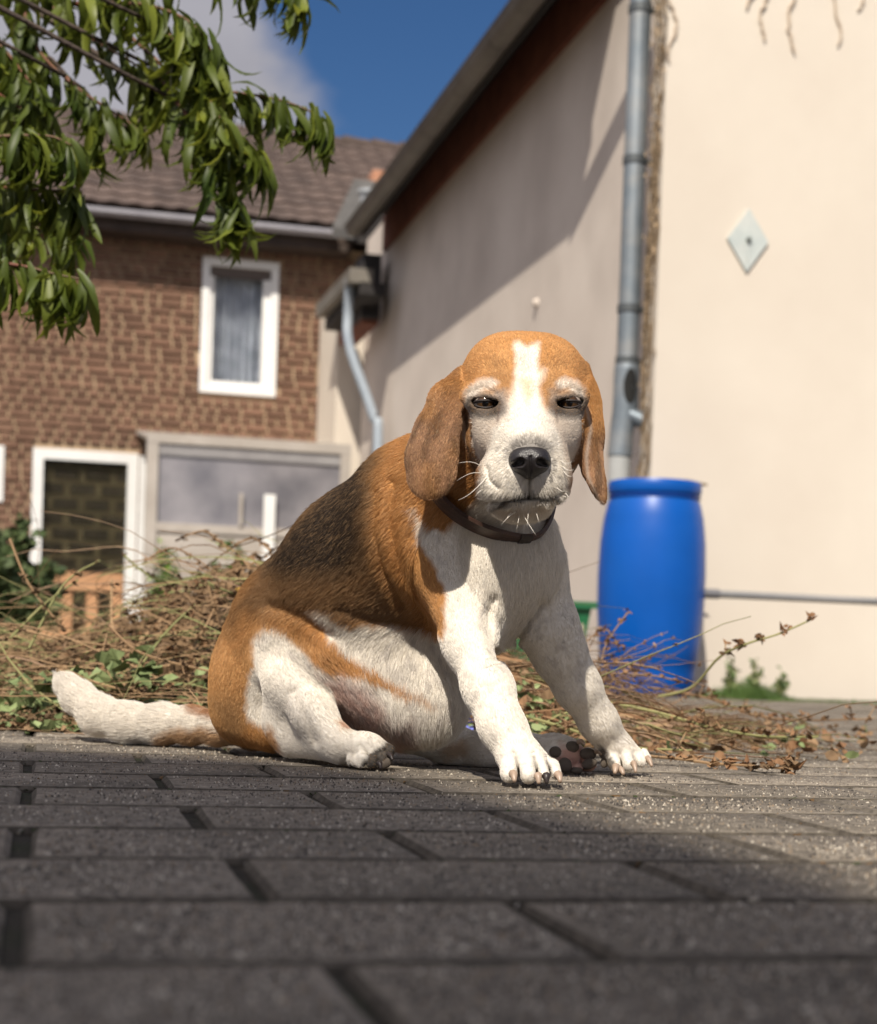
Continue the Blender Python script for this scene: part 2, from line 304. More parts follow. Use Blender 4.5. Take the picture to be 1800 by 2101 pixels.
def frame(parent,name,x0,x1,z0,z1,yf,w,d,mt,label=None):
    g=MB(); g.box((x0,yf,z0),(x0+w,yf+d,z1)); g.box((x1-w,yf,z0),(x1,yf+d,z1)); g.box((x0+w,yf,z1-w),(x1-w,yf+d,z1)); g.box((x0+w,yf,z0),(x1-w,yf+d,z0+w))
    o=g.build(name,mt,parent,loc=(-parent.location[0],-parent.location[1],-parent.location[2])); return o
win=frame(house,'window',WX0,WX1,WZ0,WZ1,YH-.045,.075,.14,white)
sash=MB(); sx0,sx1,sz0,sz1=WX0+.075,WX1-.075,WZ0+.075,WZ1-.075
sash.box((sx0,YH-.015,sz0),(sx0+.045,YH+.06,sz1-.1)); sash.box((sx1-.075,YH-.015,sz0),(sx1,YH+.06,sz1-.1)); sash.box((sx0+.045,YH-.015,sz0),(sx1-.075,YH+.06,sz0+.05))
o=sash.build('sash',white,win)
g=MB(); g.box((sx0,YH-.012,sz1-.095),(sx1,YH+.07,sz1)); o=g.build('blind_box',mat('blind_box',(.10,.08,.07),rough=.6),win)
g=MB(); g.box((sx0+.045,YH+.045,sz0+.05),(sx1-.075,YH+.05,sz1-.097)); 
gm=bpy.data.materials.new('pane_glass'); gm.use_nodes=True; b=gm.node_tree.nodes['Principled BSDF']; b.inputs['Base Color'].default_value=(.8,.85,.88,1); b.inputs['Roughness'].default_value=.03; b.inputs['Transmission Weight'].default_value=1; b.inputs['IOR'].default_value=1.12
o=g.build('pane',gm,win)
g=MB(); n=40; 
for i in range(n):
    a=sx0+.02+(sx1-sx0-.04)*i/n; c=sx0+.02+(sx1-sx0-.04)*(i+1)/n
    ya=YH+.15+.022*math.sin(i*1.15)+.01*math.sin(i*.37); yb=YH+.15+.022*math.sin((i+1)*1.15)+.01*math.sin((i+1)*.37)
    g.add([(a,ya,sz0-.05),(c,yb,sz0-.05),(c,yb,sz1),(a,ya,sz1)],[(0,1,2,3)])
cm=mat('net_curtain',(.45,.45,.50),(.78,.77,.80),.8,5,8,stops=(.35,.65)); g.build('net_curtain',cm,win,smooth=True)
# eave: gutter + fascia
g=MB(); g.box((-9.2,YH-.34,HZ-.10),(HX1-.35,YH+.0,HZ-.02)); W2(g.build('soffit',mat('dark_wood',(.035,.024,.018),(.06,.04,.03),.7,8),house))
g=MB(); n=8
pts=[(math.cos(math.pi*k/n+math.pi)*.055,math.sin(math.pi*k/n+math.pi)*.055) for k in range(n+1)]
for k in range(n):
    (a,b_),(c,d)=pts[k],pts[k+1]; y=YH-.42; z=HZ+.06
    g.add([(-9.2,y+a,z+b_),(HX1-.5,y+a,z+b_),(HX1-.5,y+c,z+d),(-9.2,y+c,z+d)],[(0,1,2,3)])
g.box((-9.2,YH-.482,HZ+.035),(HX1-.5,YH-.472,HZ+.070))
W2(g.build('gutter',mat('gutter_pale',(.27,.26,.29),(.34,.33,.36),.5,4),house,smooth=False))
g=MB(); g.box((-9.2,YH-.35,HZ-.02),(HX1-.35,YH-.32,HZ+.13)); W2(g.build('fascia',bpy.data.materials['dark_wood'],house))
# roof
RP=R(30); RY0,RZ0=YH-.42,HZ+.12; ry1=YH+2.60; RL=(ry1-RY0)/math.cos(RP)
tilem=mat('roof_tile',(.062,.042,.034),(.115,.082,.068),.8,5,6,bump=.4,bscale=30,rnd=.25,c3=(.055,.04,.03),s3=2,a3=.6)
g=MB(); g.prism([(-9.3,RY0+.03,RZ0-.03),(-9.3,ry1,RZ0+(ry1-RY0)*math.tan(RP)-.03),(-9.3,2*ry1-RY0-.03,RZ0-.03)],(HX1+1.9+9.3,0,0)); W2(g.build('roof',tilem,house))
TW,TL,n=.215,.285,6
g=MB(); v=[];f=[]
for k in range(n+1):
    x=-TW/2+TW*1.02*k/n; h=.009*math.sin(2*math.pi*k/n*.98+.3)
    v+=[(x,0,h+.018),(x,TL*1.08,h+.0),(x,0,h-.004)]
for k in range(n): a=3*k; f+=[(a,a+3,a+4,a+1),(a+2,a+5,a+3,a)]
g.add(v,f); TM=g.mesh('roof_tile',tilem,smooth=False)
tl=[]
nr=int(RL/TL)
for j in range(nr+1):
    for i in range(-42,24):
        x=i*TW+.06*(j%2)*0
        if x>HX1+1.75: continue
        s=j*TL; y=RY0+s*math.cos(RP); z=RZ0+s*math.sin(RP); q=prj((x,y,z)); vis=-30<q[0]<900 and not(q[0]<230)
        tl.append((0 if vis else 1,abs(q[0]-500),x,y,z))
tl.sort(); sv=[];sf=[]
for k,(a,b_,x,y,z) in enumerate(tl):
    r=random.Random(k)
    M=Matrix.Translation((x,y-YH,z+.012+r.uniform(0,.006)))@Matrix.Rotation(RP,4,'X')
    if k<290: inst('roof_tile',TM,house,M)
    else:
        bb=len(sv); sv+=[tuple(M@Vector(p)) for p in v]; sf+=[tuple(bb+i for i in ff) for ff in f]
me=bpy.data.meshes.new('roof_tiles_beyond'); me.from_pydata(sv,[],sf); me.materials.append(tilem); o=bpy.data.objects.new('roof_tiles_beyond',me); C.objects.link(o); o.parent=house; tag(o,kind='stuff')
g=MB(); rz=RZ0+(ry1-RY0)*math.tan(RP)
for i in range(42):
    x=-9.3+i*.34; g.tube([(x,ry1,rz-.02),(x+.36,ry1,rz-.035)],[.12,.10],10)
W2(g.build('ridge_tiles',tilem,house)); 
# salmon chimney stack, low on the right of the roof
p=hit(790,368,(0,1,0),YH+1.2); g=MB(); g.box((p[0]-.17,YH+1.0,4.6),(p[0]+.35,YH+1.5,hit(790,350,(0,1,0),YH+1.0)[2]))
W2(g.build('chimney',mat('salmon_brick',(.42,.20,.12),(.50,.26,.16),.9,12,bump=.3),house))
# door with dark glass; bricks added behind it imitate a reflection
dr=frame(house,'door',DX0,DX1,-.02,DZ1,YH-.03,.10,.13,white)
g=MB(); g.box((DX1+.012,YH-.06,-.02),(DX1+.075,YH+.0,DZ1-.02)); W2(g.build('door_post',white,house))
dg=bpy.data.materials.new('dark_door_glass'); dg.use_nodes=True; nt=dg.node_tree; b=nt.nodes['Principled BSDF']; b.inputs['Base Color'].default_value=(.62,.62,.56,1); b.inputs['Roughness'].default_value=.03; b.inputs['Transmission Weight'].default_value=1; b.inputs['IOR'].default_value=1.1
g=MB(); g.box((DX0+.1,YH+.03,.08),(DX1-.1,YH+.036,DZ1-.1)); g.build('door_glass',dg,dr)
g=MB(); z=.02; row=0
while z<DZ1-.12:
    x=DX0-.1+(.16 if row%2 else 0)
    while x<DX1+.1: g.box((x,YH+.055,z),(x+.235,YH+.10,z+.10)); x+=.30
    z+=.145; row+=1
g.build('reflection_bricks',mat('reflection_brick',(.10,.085,.065),(.15,.12,.09),.9,9),dr)
g=MB(); g.box((DX0-.2,YH+.075,-.05),(DX1+.2,YH+.28,DZ1-.05)); g.build('reflection_backing',mat('reflection_mortar',(.34,.28,.18),rough=.9),dr)
# second window, only its edge in the frame
x1=hit(9,930,(0,1,0),YH)[0]; z1=hit(4,915,(0,1,0),YH)[2]; z0=hit(4,1030,(0,1,0),YH)[2]
w2=frame(house,'window',x1-.9,x1,z0,z1,YH-.04,.08,.10,white); g=MB(); g.box((x1-.82,YH-.035,z0+.08),(x1-.08,YH-.03,z1-.08)); g.build('pane',glass_d,w2)
# ------------------------------------------------------------------ glazed lean-to
YL=14.6
lx0,lz1=hit(303,885,(0,1,0),YL)[[0,2]]; lx1=hit(722,890,(0,1,0),YL)[0]; lean=empty('glazed_lean_to',(lx0,YL,0)); tag(lean,'grey framed lean-to with a cloudy plastic front against the brick house','lean-to')
frm=mat('weathered_frame',(.36,.32,.28),(.46,.42,.38),.6,6,c3=(.25,.22,.19),s3=3)
g=MB(); g.box((lx0,YL,lz1-.09),(lx1,YL+.1,lz1)); g.box((lx0,YL+.003,0),(lx0+.10,YL+.097,lz1-.09)); g.box((lx1-.09,YL+.003,0),(lx1,YL+.097,lz1-.09))
zb=hit(500,1098,(0,1,0),YL)[2]; g.box((lx0+.1,YL+.01,zb),(lx1-.09,YL+.09,zb+.075)); g.box((lx0+.1,YL+.03,0),(lx1-.09,YL+.07,zb-.002))
W2(g.build('frame',frm,lean))
g=MB(); g.prism([(lx1-.09,YL+.1,lz1-.05),(lx1-.09,YH-.05,lz1+.20),(lx1-.09,YH-.05,lz1+.12),(lx1-.09,YL+.1,lz1-.13)],(.09,0,0)); g.box((lx1-.06,YL+.1,0),(lx1-.02,YH-.05,lz1-.14)); W2(g.build('side_panel',bpy.data.materials['white_frame'],lean))
g=MB(); g.prism([(lx0,YL+.1,lz1-.02),(lx0,YH-.05,lz1+.24),(lx0,YH-.05,lz1+.21),(lx0,YL+.1,lz1-.05)],(lx1-lx0-.1,0,0)); W2(g.build('roof_sheet',frm,lean))
cl=bpy.data.materials.new('cloudy_sheet'); cl.use_nodes=True; nt=cl.node_tree; N=nt.nodes.new; b=nt.nodes['Principled BSDF']; b.inputs['Base Color'].default_value=(.25,.24,.26,1); b.inputs['Roughness'].default_value=.12; b.inputs['Specular IOR Level'].default_value=.8
n1=N('ShaderNodeTexNoise'); n1.inputs['Scale'].default_value=2.2; n1.inputs['Detail'].default_value=6; tc=N('ShaderNodeTexCoord'); nt.links.new(tc.outputs['Object'],n1.inputs[0]); cr_=N('ShaderNodeValToRGB'); cr_.color_ramp.elements[0].color=(.12,.118,.135,1); cr_.color_ramp.elements[1].color=(.30,.285,.30,1); cr_.color_ramp.elements[0].position=.3; cr_.color_ramp.elements[1].position=.7; nt.links.new(n1.outputs[0],cr_.inputs[0]); nt.links.new(cr_.outputs[0],b.inputs['Base Color'])
g=MB(); g.box((lx0+.1,YL+.04,zb+.075),(lx1-.09,YL+.05,lz1-.09)); W2(g.build('pane',cl,lean)); g=MB(); g.box((lx0+.101,YL+.02,lz1-.19),(lx1-.091,YL+.039,lz1-.091)); W2(g.build('top_rail',mat('rail_grey',(.22,.21,.215),(.28,.27,.27),.6,5),lean))
g=MB(); xa=hit(552,1060,(0,1,0),YL)[0]; za=hit(552,1015,(0,1,0),YL)[2]; g.box((xa-.05,YL-.03,0),(xa+.05,YL-.004,za)); W2(g.build('white_post',white,lean))
xb=hit(495,1060,(0,1,0),YL)[0]; g=MB(); g.box((xb-.02,YL-.01,zb+.08),(xb+.01,YL+.02,za)); W2(g.build('inner_frame',frm,lean))
for px in (318,): pass
# ------------------------------------------------------------------ outbuilding (grey side wall + cream front)
ob=empty('rendered_outbuilding',(XG,YC,0)); tag(ob,'rendered outbuilding, cream front, grey side wall under a rusty red eaves board','building')
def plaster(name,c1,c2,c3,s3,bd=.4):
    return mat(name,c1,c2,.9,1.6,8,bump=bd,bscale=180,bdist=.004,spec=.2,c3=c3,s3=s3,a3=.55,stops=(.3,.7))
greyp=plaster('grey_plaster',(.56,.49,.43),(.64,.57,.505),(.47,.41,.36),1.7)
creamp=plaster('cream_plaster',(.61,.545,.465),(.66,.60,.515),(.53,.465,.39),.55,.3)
EZ=3.69
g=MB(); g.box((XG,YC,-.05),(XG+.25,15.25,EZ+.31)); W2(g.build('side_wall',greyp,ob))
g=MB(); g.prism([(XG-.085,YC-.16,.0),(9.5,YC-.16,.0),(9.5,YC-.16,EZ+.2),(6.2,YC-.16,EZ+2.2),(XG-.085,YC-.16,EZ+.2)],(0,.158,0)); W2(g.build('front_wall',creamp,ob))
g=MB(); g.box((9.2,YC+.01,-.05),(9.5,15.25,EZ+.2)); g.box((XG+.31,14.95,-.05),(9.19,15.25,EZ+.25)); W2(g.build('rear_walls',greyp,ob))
rust=mat('rusty_board',(.15,.045,.026),(.23,.08,.045),.75,6,6,bump=.3)
dkw=mat('dark_soffit',(.020,.018,.018),(.035,.03,.028),.8,5)
XO=XG-.30; YE=YC+.60
g=MB(); g.box((XG-.035,YC-.16,EZ),(XG-.002,14.35,EZ+.30)); W2(g.build('eaves_board',rust,ob))
g=MB(); g.box((XO-.0,YE+.0,EZ-.0),(XO+.022,13.95,EZ+.118)); W2(g.build('fascia_board',dkw,ob))  # added behind the gutter to stop sun leaking onto the wall
# soffit boards
sof=MB()
for k in range(58):
    y=YE+k*.118
    if y>13.9: break
    sof.prism([(XO+.025,y,EZ+.12),(XG-.037,y,EZ+.30),(XG-.037,y,EZ+.315),(XO+.025,y,EZ+.135)],(0,.095,0))
sf=W2(sof.build('soffit_boards',dkw,ob)); tag(sf,kind='stuff')
g=MB(); g.prism([(XG+.0,YC-.22,EZ+.335+.02),(XG+.3,YC-.22,EZ+.335+.22),(XG+.3,YC-.22,EZ+.335+.45),(XG+.0,YC-.22,EZ+.335+.25)],(0,.8,0)); g.prism([(XO-.05,YE-.02,EZ+.11),(6.2,YE-.02,EZ+2.40),(9.9,YE-.02,EZ+.11),(9.9,YE-.02,EZ+.21),(6.2,YE-.02,EZ+2.52),(XO-.05,YE-.02,EZ+.20)],(0,14.3-YE,0)); g.prism([(XG+.0,14.28,EZ+.34),(6.2,14.28,EZ+2.40),(9.9,14.28,EZ+.11),(9.9,14.28,EZ+.21),(6.2,14.28,EZ+2.52),(XG+.0,14.28,EZ+.44)],(0,1.1,0)); g.prism([(XG+.3,YC-.22,EZ+.34),(6.2,YC-.22,EZ+2.40),(9.9,YC-.22,EZ+.11),(9.9,YC-.22,EZ+.21),(6.2,YC-.22,EZ+2.52),(XG+.3,YC-.22,EZ+.46)],(0,.8,0)); W2(g.build('roof',mat('roof_dark',(.05,.045,.045),(.08,.07,.065),.8,6),ob))
zinc=mat('zinc',(.16,.145,.125),(.235,.215,.185),.55,3,6,metal=.35,c3=(.10,.09,.075),s3=6,a3=.6)
gx,gz,gr_=XG-.38,EZ+.05,.078
def halfpipe(g,p0,p1,r,n=10):
    for k in range(n):
        a=math.pi+math.pi*k/n; b=math.pi+math.pi*(k+1)/n
        for rr,fl in ((r,0),(r-.006,1)):
            q=[(p0[0]+rr*math.cos(a),p0[1],p0[2]+rr*math.sin(a)),(p1[0]+rr*math.cos(a),p1[1],p1[2]+rr*math.sin(a)),(p1[0]+rr*math.cos(b),p1[1],p1[2]+rr*math.sin(b)),(p0[0]+rr*math.cos(b),p0[1],p0[2]+rr*math.sin(b))]
            g.add(q,[(0,1,2,3) if not fl else (3,2,1,0)])
g=MB(); halfpipe(g,(gx,YE,gz),(gx,13.85,gz),gr_); g.tube([(gx-gr_,YE,gz+.004),(gx-gr_,13.85,gz+.004)],.011,6)
g.prism([(gx+gr_*math.cos(a),13.85,gz+gr_*math.sin(a)) for a in [math.pi+math.pi*k/8 for k in range(9)]],(0,.01,0)); g.prism([(gx+gr_*math.cos(a),YE-.01,gz+gr_*math.sin(a)) for a in [math.pi+math.pi*k/8 for k in range(9)]],(0,.01,0))
gut=W2(g.build('gutter',zinc,ob,smooth=True,autosmooth=.6))
for k in range(7):
    y=YE+.35+k*.85; g=MB(); n=8
    for i in range(n):
        a=math.pi+math.pi*i/n; b=math.pi+math.pi*(i+1)/n; r0=gr_+.004
        g.add([(gx+r0*math.cos(a),y-.02,gz+r0*math.sin(a)),(gx+r0*math.cos(a),y+.02,gz+r0*math.sin(a)),(gx+r0*math.cos(b),y+.02,gz+r0*math.sin(b)),(gx+r0*math.cos(b),y-.02,gz+r0*math.sin(b))],[(0,1,2,3)])
    o=g.build('gutter_bracket',zinc,ob); W2(o)
# downpipe at the near corner
dz=mat('downpipe_zinc',(.15,.18,.205),(.24,.27,.295),.5,3,6,metal=.45,c3=(.33,.32,.30),s3=7,a3=.5)
px_,py_=XG-.150,YC+.05
dp=empty('downpipe',(px_,py_,0)); tag(dp,'zinc downpipe on the corner of the cream building above the blue barrel','downpipe')
zt=EZ+.02; zh=hit(1285,800,(1,0,0),px_)[2]
g=MB(); g.tube([(px_,py_,zh+.10),(px_,py_,zt-.25),(px_-.05,py_+.10,zt-.17),(gx,YE+.06,zt-.10),(gx,YE+.08,zt)],.052,20); W2(g.build('pipe',dz,dp,smooth=True,autosmooth=.7))
g=MB(); g.tube([(px_-.02,py_,.0),(px_-.02,py_,zh-.30)],.054,20); W2(g.build('lower_pipe',mat('lower_pipe',(.33,.34,.33),(.40,.40,.39),.6,4),dp,smooth=True,autosmooth=.7))
g=MB(); g.tube([(px_,py_,zh+.16),(px_,py_,zh+.10)],[.052,.061],20); g.tube([(px_,py_,zh+.10),(px_,py_,zh-.10),(px_-.015,py_,zh-.20),(px_-.02,py_,zh-.32)],[.061,.062,.058,.060],20)
g.tube([(px_+.01,py_-.03,zh-.12),(px_+.075,py_-.06,zh-.155)],[.034,.040],14); W2(g.build('rain_diverter',dz,dp,smooth=True,autosmooth=.7))
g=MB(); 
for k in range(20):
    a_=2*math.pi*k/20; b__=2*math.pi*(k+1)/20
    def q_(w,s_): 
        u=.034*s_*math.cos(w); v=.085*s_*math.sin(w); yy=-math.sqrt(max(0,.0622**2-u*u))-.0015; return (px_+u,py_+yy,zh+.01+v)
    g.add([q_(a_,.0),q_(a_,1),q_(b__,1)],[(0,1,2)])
W2(g.build('diverter_mouth',mat('mouth_shade',(.012,.012,.011),rough=.9),dp))  # black surface patch; the shade inside the opening is put into its colour
for yy in (45,340,635,740):
    zz=hit(1290,yy,(1,0,0),px_)[2]; g=MB(); g.tube([(px_,py_,zz-.018),(px_,py_,zz+.018)],.058,20); g.box((px_+.05,py_-.01,zz-.01),(XG-.001,py_+.01,zz+.01)); W2(g.build('bracket',mat('bracket',(.09,.10,.105),rough=.5,metal=.4) if yy==45 else bpy.data.materials['bracket'],dp,smooth=True,autosmooth=.7))
# dead ivy on the corner
iv=MB(); ri=random.Random(21)
for k in range(34):
    z=ri.uniform(.9,3.7)
    x=XG+.0; y=YC-ri.uniform(.0,.16); pts=[]; L_=ri.uniform(.25,.9)
    for s in range(10):
        pts.append((XG-.088-.012*ri.random(),np.clip(y+ri.uniform(-.03,.03),YC-.17,YC),z-L_*s/9)); 
    iv.tube(pts,[.006*(1-.6*s/9) for s in range(10)],4)
for k in range(700):
    z=ri.uniform(.8,3.75); y=YC-ri.uniform(-.01,.17); x=XG-.094-.035*ri.random()*(z/3.7); s=ri.uniform(.006,.017)
    if ri.random()<.3: x=px_+.03+.03*ri.random(); y=YC-.06-.02*ri.random()
    iv.add([np.array([x,y,z])+s*np.array([ri.uniform(-1,1)*.6,ri.uniform(-1,1),ri.uniform(-1.6,1.6)]) for _ in range(3)],[(0,1,2)],ri.choice((0,1)))
o=iv.build('dead_ivy',[mat('ivy_root',(.20,.145,.09),rough=.9),mat('ivy_leaf',(.36,.26,.16),rough=.9)]); tag(o,'dried ivy roots clinging to the corner beside the downpipe','ivy',kind='stuff')
for k,(sx,sy,ln) in enumerate([(1571,8,70),(1627,18,85),(1723,-10,100),(1770,-15,35),(1545,-20,35),(1383,60,60)]):
    g=MB(); p=hit(sx,sy-60,(0,1,0),YC-.17); pts=[]; rr=random.Random(k+50); lm=(ln+60)/3400*8
    for s in range(14): t=s/13; pts.append((p[0]+.018*math.sin(t*7+k)+.008*rr.uniform(-1,1),YC-.168-.004*rr.random(),p[2]-lm*t))
    g.tube(pts,[.006*(1-.3*s/13)+.003*rr.random() for s in range(14)],5)
    for s in range(8):
        c=np.array(pts[rr.randrange(4,14)]); q=.016; g.add([c+q*np.array([rr.uniform(-1,1),rr.uniform(-.4,0),rr.uniform(-1,1)]) for _ in range(3)],[(0,1,2)])
    nm=['slender','knotted','longest','short thick','faint short','leftmost'][k]
    o=g.build('dried_tendril',mat('tendril',(.47,.38,.29),rough=.95) if k==0 else bpy.data.materials['tendril']); tag(o,nm+' dried creeper tendril on the cream wall '+['left of the longest one','second from the left of the centre group','with curled tip','at the right edge','near the top left','beside the ivy corner'][k],'tendril',group='dried tendrils at the top of the cream wall')
# diamond tile on the wall
cx,cz=hit(1533,494,(0,1,0),YC-.16)[[0,2]]; hw,hh=.105,.150
g=MB(); y=YC-.162; g.prism([(cx-hw,y,cz),(cx,y,cz-hh),(cx+hw,y,cz),(cx,y,cz+hh)],(0,-.012,0)); dm=empty('wall_anchor',(cx,YC-.162,cz)); tag(dm,'pale blue diamond-shaped anchor plate on the cream wall','anchor plate')
W2(g.build('plate',mat('pale_blue_plate',(.43,.48,.47),(.50,.54,.52),.6,12,c3=(.54,.55,.52),s3=9),dm))
g=MB(); g.prism([(cx-.02,y-.012,cz),(cx,y-.012,cz-hh*.8),(cx+.02,y-.012,cz),(cx,y-.012,cz+hh*.8)],(0,-.004,0)); W2(g.build('rib',bpy.data.materials['pale_blue_plate'],dm))
g=MB(); g.tube([(cx,y-.012,cz),(cx,y-.03,cz)],[.013,.010],12); W2(g.build('bolt',mat('bolt_dark',(.12,.13,.11),rough=.5,metal=.5),dm))
# small knob on the grey wall
q=hit(1103,622,(1,0,0),XG); g=MB(); g.tube([q,q+np.array([-.03,0,0])],[.03,.02],12); W2(g.build('wall_plug',greyp,ob))
# far end: wall return, second eave, vent, dark box, bent downpipe
an=empty('annexe',(2.88,15.3,0)); tag(an,'low rendered annexe with dark eaves wedged between brick house and grey wall','annexe')
ax0=hit(690,800,(0,1,0),15.4)[0]; ax1=XG-.002
azt=hit(700,640,(0,1,0),15.4)[2]
g=MB(); g.box((ax0,15.4,-.05),(XG+.3,YH-.02,azt+.2)); W2(g.build('wall',creamp,an))
def beam(g,a,b,w,h): # along Y
    g.add([(a[0]-w/2,a[1],a[2]-h/2),(a[0]+w/2,a[1],a[2]-h/2),(a[0]+w/2,a[1],a[2]+h/2),(a[0]-w/2,a[1],a[2]+h/2),(b[0]-w/2,b[1],b[2]-h/2),(b[0]+w/2,b[1],b[2]-h/2),(b[0]+w/2,b[1],b[2]+h/2),(b[0]-w/2,b[1],b[2]+h/2)],[(0,3,2,1),(4,5,6,7),(0,1,5,4),(1,2,6,5),(2,3,7,6),(3,0,4,7)])
g=MB(); a=hit(742,565,(0,1,0),13.6); b=hit(670,640,(0,1,0),15.3); beam(g,a,b,.20,.12); W2(g.build('eaves_gutter',zinc,an))
g=MB(); beam(g,a+[.1,0,-.10],b+[.1,0,-.12],.22,.10); W2(g.build('eaves_underside',dkw,an))
g=MB(); p=hit(768,560,(0,1,0),14.1); g.box((p[0]-.10,14.1,p[2]-.38),(p[0]+.06,14.5,p[2]+.16)); W2(g.build('dark_box',mat('dark_box',(.03,.028,.03),rough=.6),an))
g=MB(); p=hit(766,640,(0,1,0),14.2); g.box((p[0]-.10,14.2,p[2]-.10),(p[0]+.05,15.3,p[2]+.02)); W2(g.build('bracket_board',rust,an))
g=MB(); a=hit(772,368,(0,1,0),14.2); a=at(750,380,16.2); b=at(705,478,15.9); beam(g,a,b,.22,.10); W2(g.build('verge_gutter',mat('dark_zinc',(.055,.052,.05),(.10,.095,.09),.6,5),an))
g=MB(); a=at(775,385,16.4); b=at(735,485,16.0); beam(g,a,b,.26,.12); W2(g.build('verge_board',dkw,an))
g=MB(); a=at(755,398,15.6); b=at(748,440,15.6); g.tube([a,b],[.075,.045],14); g.tube([a+[0,0,.0],a+[0,0,.03]],.10,14); W2(g.build('hopper',mat('hopper',(.36,.38,.40),rough=.5,metal=.3),an,smooth=True,autosmooth=.6))
bp=[at(718,575,13.9),at(715,640,14.0),at(714,690,14.0),at(726,740,14.0),at(748,800,14.0),at(768,860,14.0),at(776,910,14.0),at(776,1000,14.0)]
bp[-1][2]=0.0
o=MB(); 
sm=[]
for i in range(len(bp)-1):
    p0,p1,p2,p3=bp[max(i-1,0)],bp[i],bp[i+1],bp[min(i+2,len(bp)-1)]
    for s in range(5):
        t=s/5; sm.append(.5*((2*p1)+(-p0+p2)*t+(2*p0-5*p1+4*p2-p3)*t*t+(-p0+3*p1-3*p2+p3)*t**3))
sm.append(bp[-1]); o.tube(sm,.042,14); o=o.build('bent_downpipe',mat('blue_grey_pipe',(.30,.35,.41),(.37,.42,.47),.55,4,metal=.1),smooth=True); tag(o,'blue-grey bent downpipe at the far end of the grey wall','downpipe')
o=MB(); c=at(757,935,13.6); o.lathe([(0,-.10),(.07,-.09),(.10,0),(.09,.08),(.0,.10)],c[0],c[1],14); 
for i,vv in enumerate(o.v): o.v[i]=(vv[0],vv[1],vv[2]+c[2])
# ------------------------------------------------------------------ blue barrel
bc=ground(1328,1424); bc=at(1328,1424,7.45); bc[2]=0
bar=empty('blue_barrel',bc); tag(bar,'tall blue plastic rain barrel with screw lid against the cream wall','barrel')
blue=mat('blue_plastic',(.0003,.072,.34),(.0004,.082,.39),.38,3,3,spec=.32,bump=.05,bscale=6,bdist=.01,c3=(.004,.085,.36),s3=7,a3=.4)
kz=.968
prof=[(r_*.958,z_*kz) for r_,z_ in [(0,.0),(.195,.0),(.212,.02),(.220,.10),(.226,.15),(.229,.155),(.238,.25),(.250,.42),(.2515,.56),(.246,.70),(.236,.79),(.234,.80),(.232,.82),(.216,.885),(.206,.905),(.203,.915),(.203,.935)]]
g=MB(); g.lathe(prof,n=72); g.build('body',blue,bar,smooth=True)
g=MB(); g.lathe([(r_*.958,z_*kz) for r_,z_ in [(.203,.925),(.214,.928),(.218,.94),(.218,.972),(.212,.985),(.205,.985),(.200,.972),(0,.972)]],n=72); g.build('lid',blue,bar,smooth=True,autosmooth=.8)
g=MB(); g.lathe([(r_*.958,z_*kz) for r_,z_ in [(.205,.906),(.214,.908),(.215,.918),(.205,.921)]],n=72); g.build('lid_ring',mat('blue_dark',(.003,.05,.28),rough=.4),bar,smooth=True,autosmooth=.8)
o=MB(); a=at(1370,990,7.4); b=at(1452,995,7.4); o.tube([a,.5*(a+b)+[0,0,.008],b],[.010,.012,.005],6); a2=at(1385,1003,7.35); o.tube([a,.5*(a+b),a2],[.006,.006,.004],5); o=o.build('twig',bpy.data.materials['ivy_root']); tag(o,'dry twig lying across the lid of the blue barrel','twig')
# rail
a=hit(1432,1217,(0,1,0),bc[1]-.10); rl=empty('grey_rail',a); tag(rl,'long thin grey pipe running from the barrel along the cream wall','pipe')
gpm=mat('grey_pipe',(.25,.25,.25),(.33,.32,.31),.4,4,metal=.3)
g=MB(); g.tube([a,(a[0]+3.6,a[1],a[2])],.0175,14); W2(g.build('pipe',gpm,rl,smooth=True,autosmooth=.6))
g=MB(); g.tube([a+[-.03,0,0],a+[.02,0,0]],.030,14); g.tube([a+[.02,0,0],a+[.10,0,0]],.022,14); W2(g.build('end_fitting',mat('fitting',(.14,.14,.15),rough=.5),rl,smooth=True,autosmooth=.6))
g=MB(); g.tube([(a[0]+3.5,a[1],a[2]),(a[0]+3.5,YC-.15,a[2])],.014,8); W2(g.build('wall_bracket',gpm,rl))
# green trough
gt=empty('green_trough',ground(1110,1405)); tag(gt,'dark green plastic trough standing on the paving left of the blue barrel','trough')
p0=at(1018,1330,6.6); p1=at(1213,1330,6.6); zt=at(1190,1236,6.6)[2]; zc=(zt)
grn=mat('green_plastic',(.012,.115,.045),(.02,.15,.06),.4,5,spec=.5)
X0,X1,Y0=p0[0]-.15,p1[0]+.03,p0[1]
g=MB(); t=.02; sl_=.05
g.add([(X0+sl_,Y0+sl_,.0),(X1-sl_,Y0+sl_,.0),(X1-sl_,Y0+.35-sl_,.0),(X0+sl_,Y0+.35-sl_,.0),(X0,Y0,zt),(X1,Y0,zt),(X1,Y0+.35,zt),(X0,Y0+.35,zt)],[(0,3,2,1),(0,1,5,4),(1,2,6,5),(2,3,7,6),(3,0,4,7)])
g.add([(X0+sl_+t,Y0+sl_+t,.02),(X1-sl_-t,Y0+sl_+t,.02),(X1-sl_-t,Y0+.35-sl_-t,.02),(X0+sl_+t,Y0+.35-sl_-t,.02),(X0+t,Y0+t,zt),(X1-t,Y0+t,zt),(X1-t,Y0+.35-t,zt),(X0+t,Y0+.35-t,zt)],[(0,1,2,3),(0,4,5,1),(1,5,6,2),(2,6,7,3),(3,7,4,0)])
W2(g.build('tub',grn,gt)); g=MB(); 
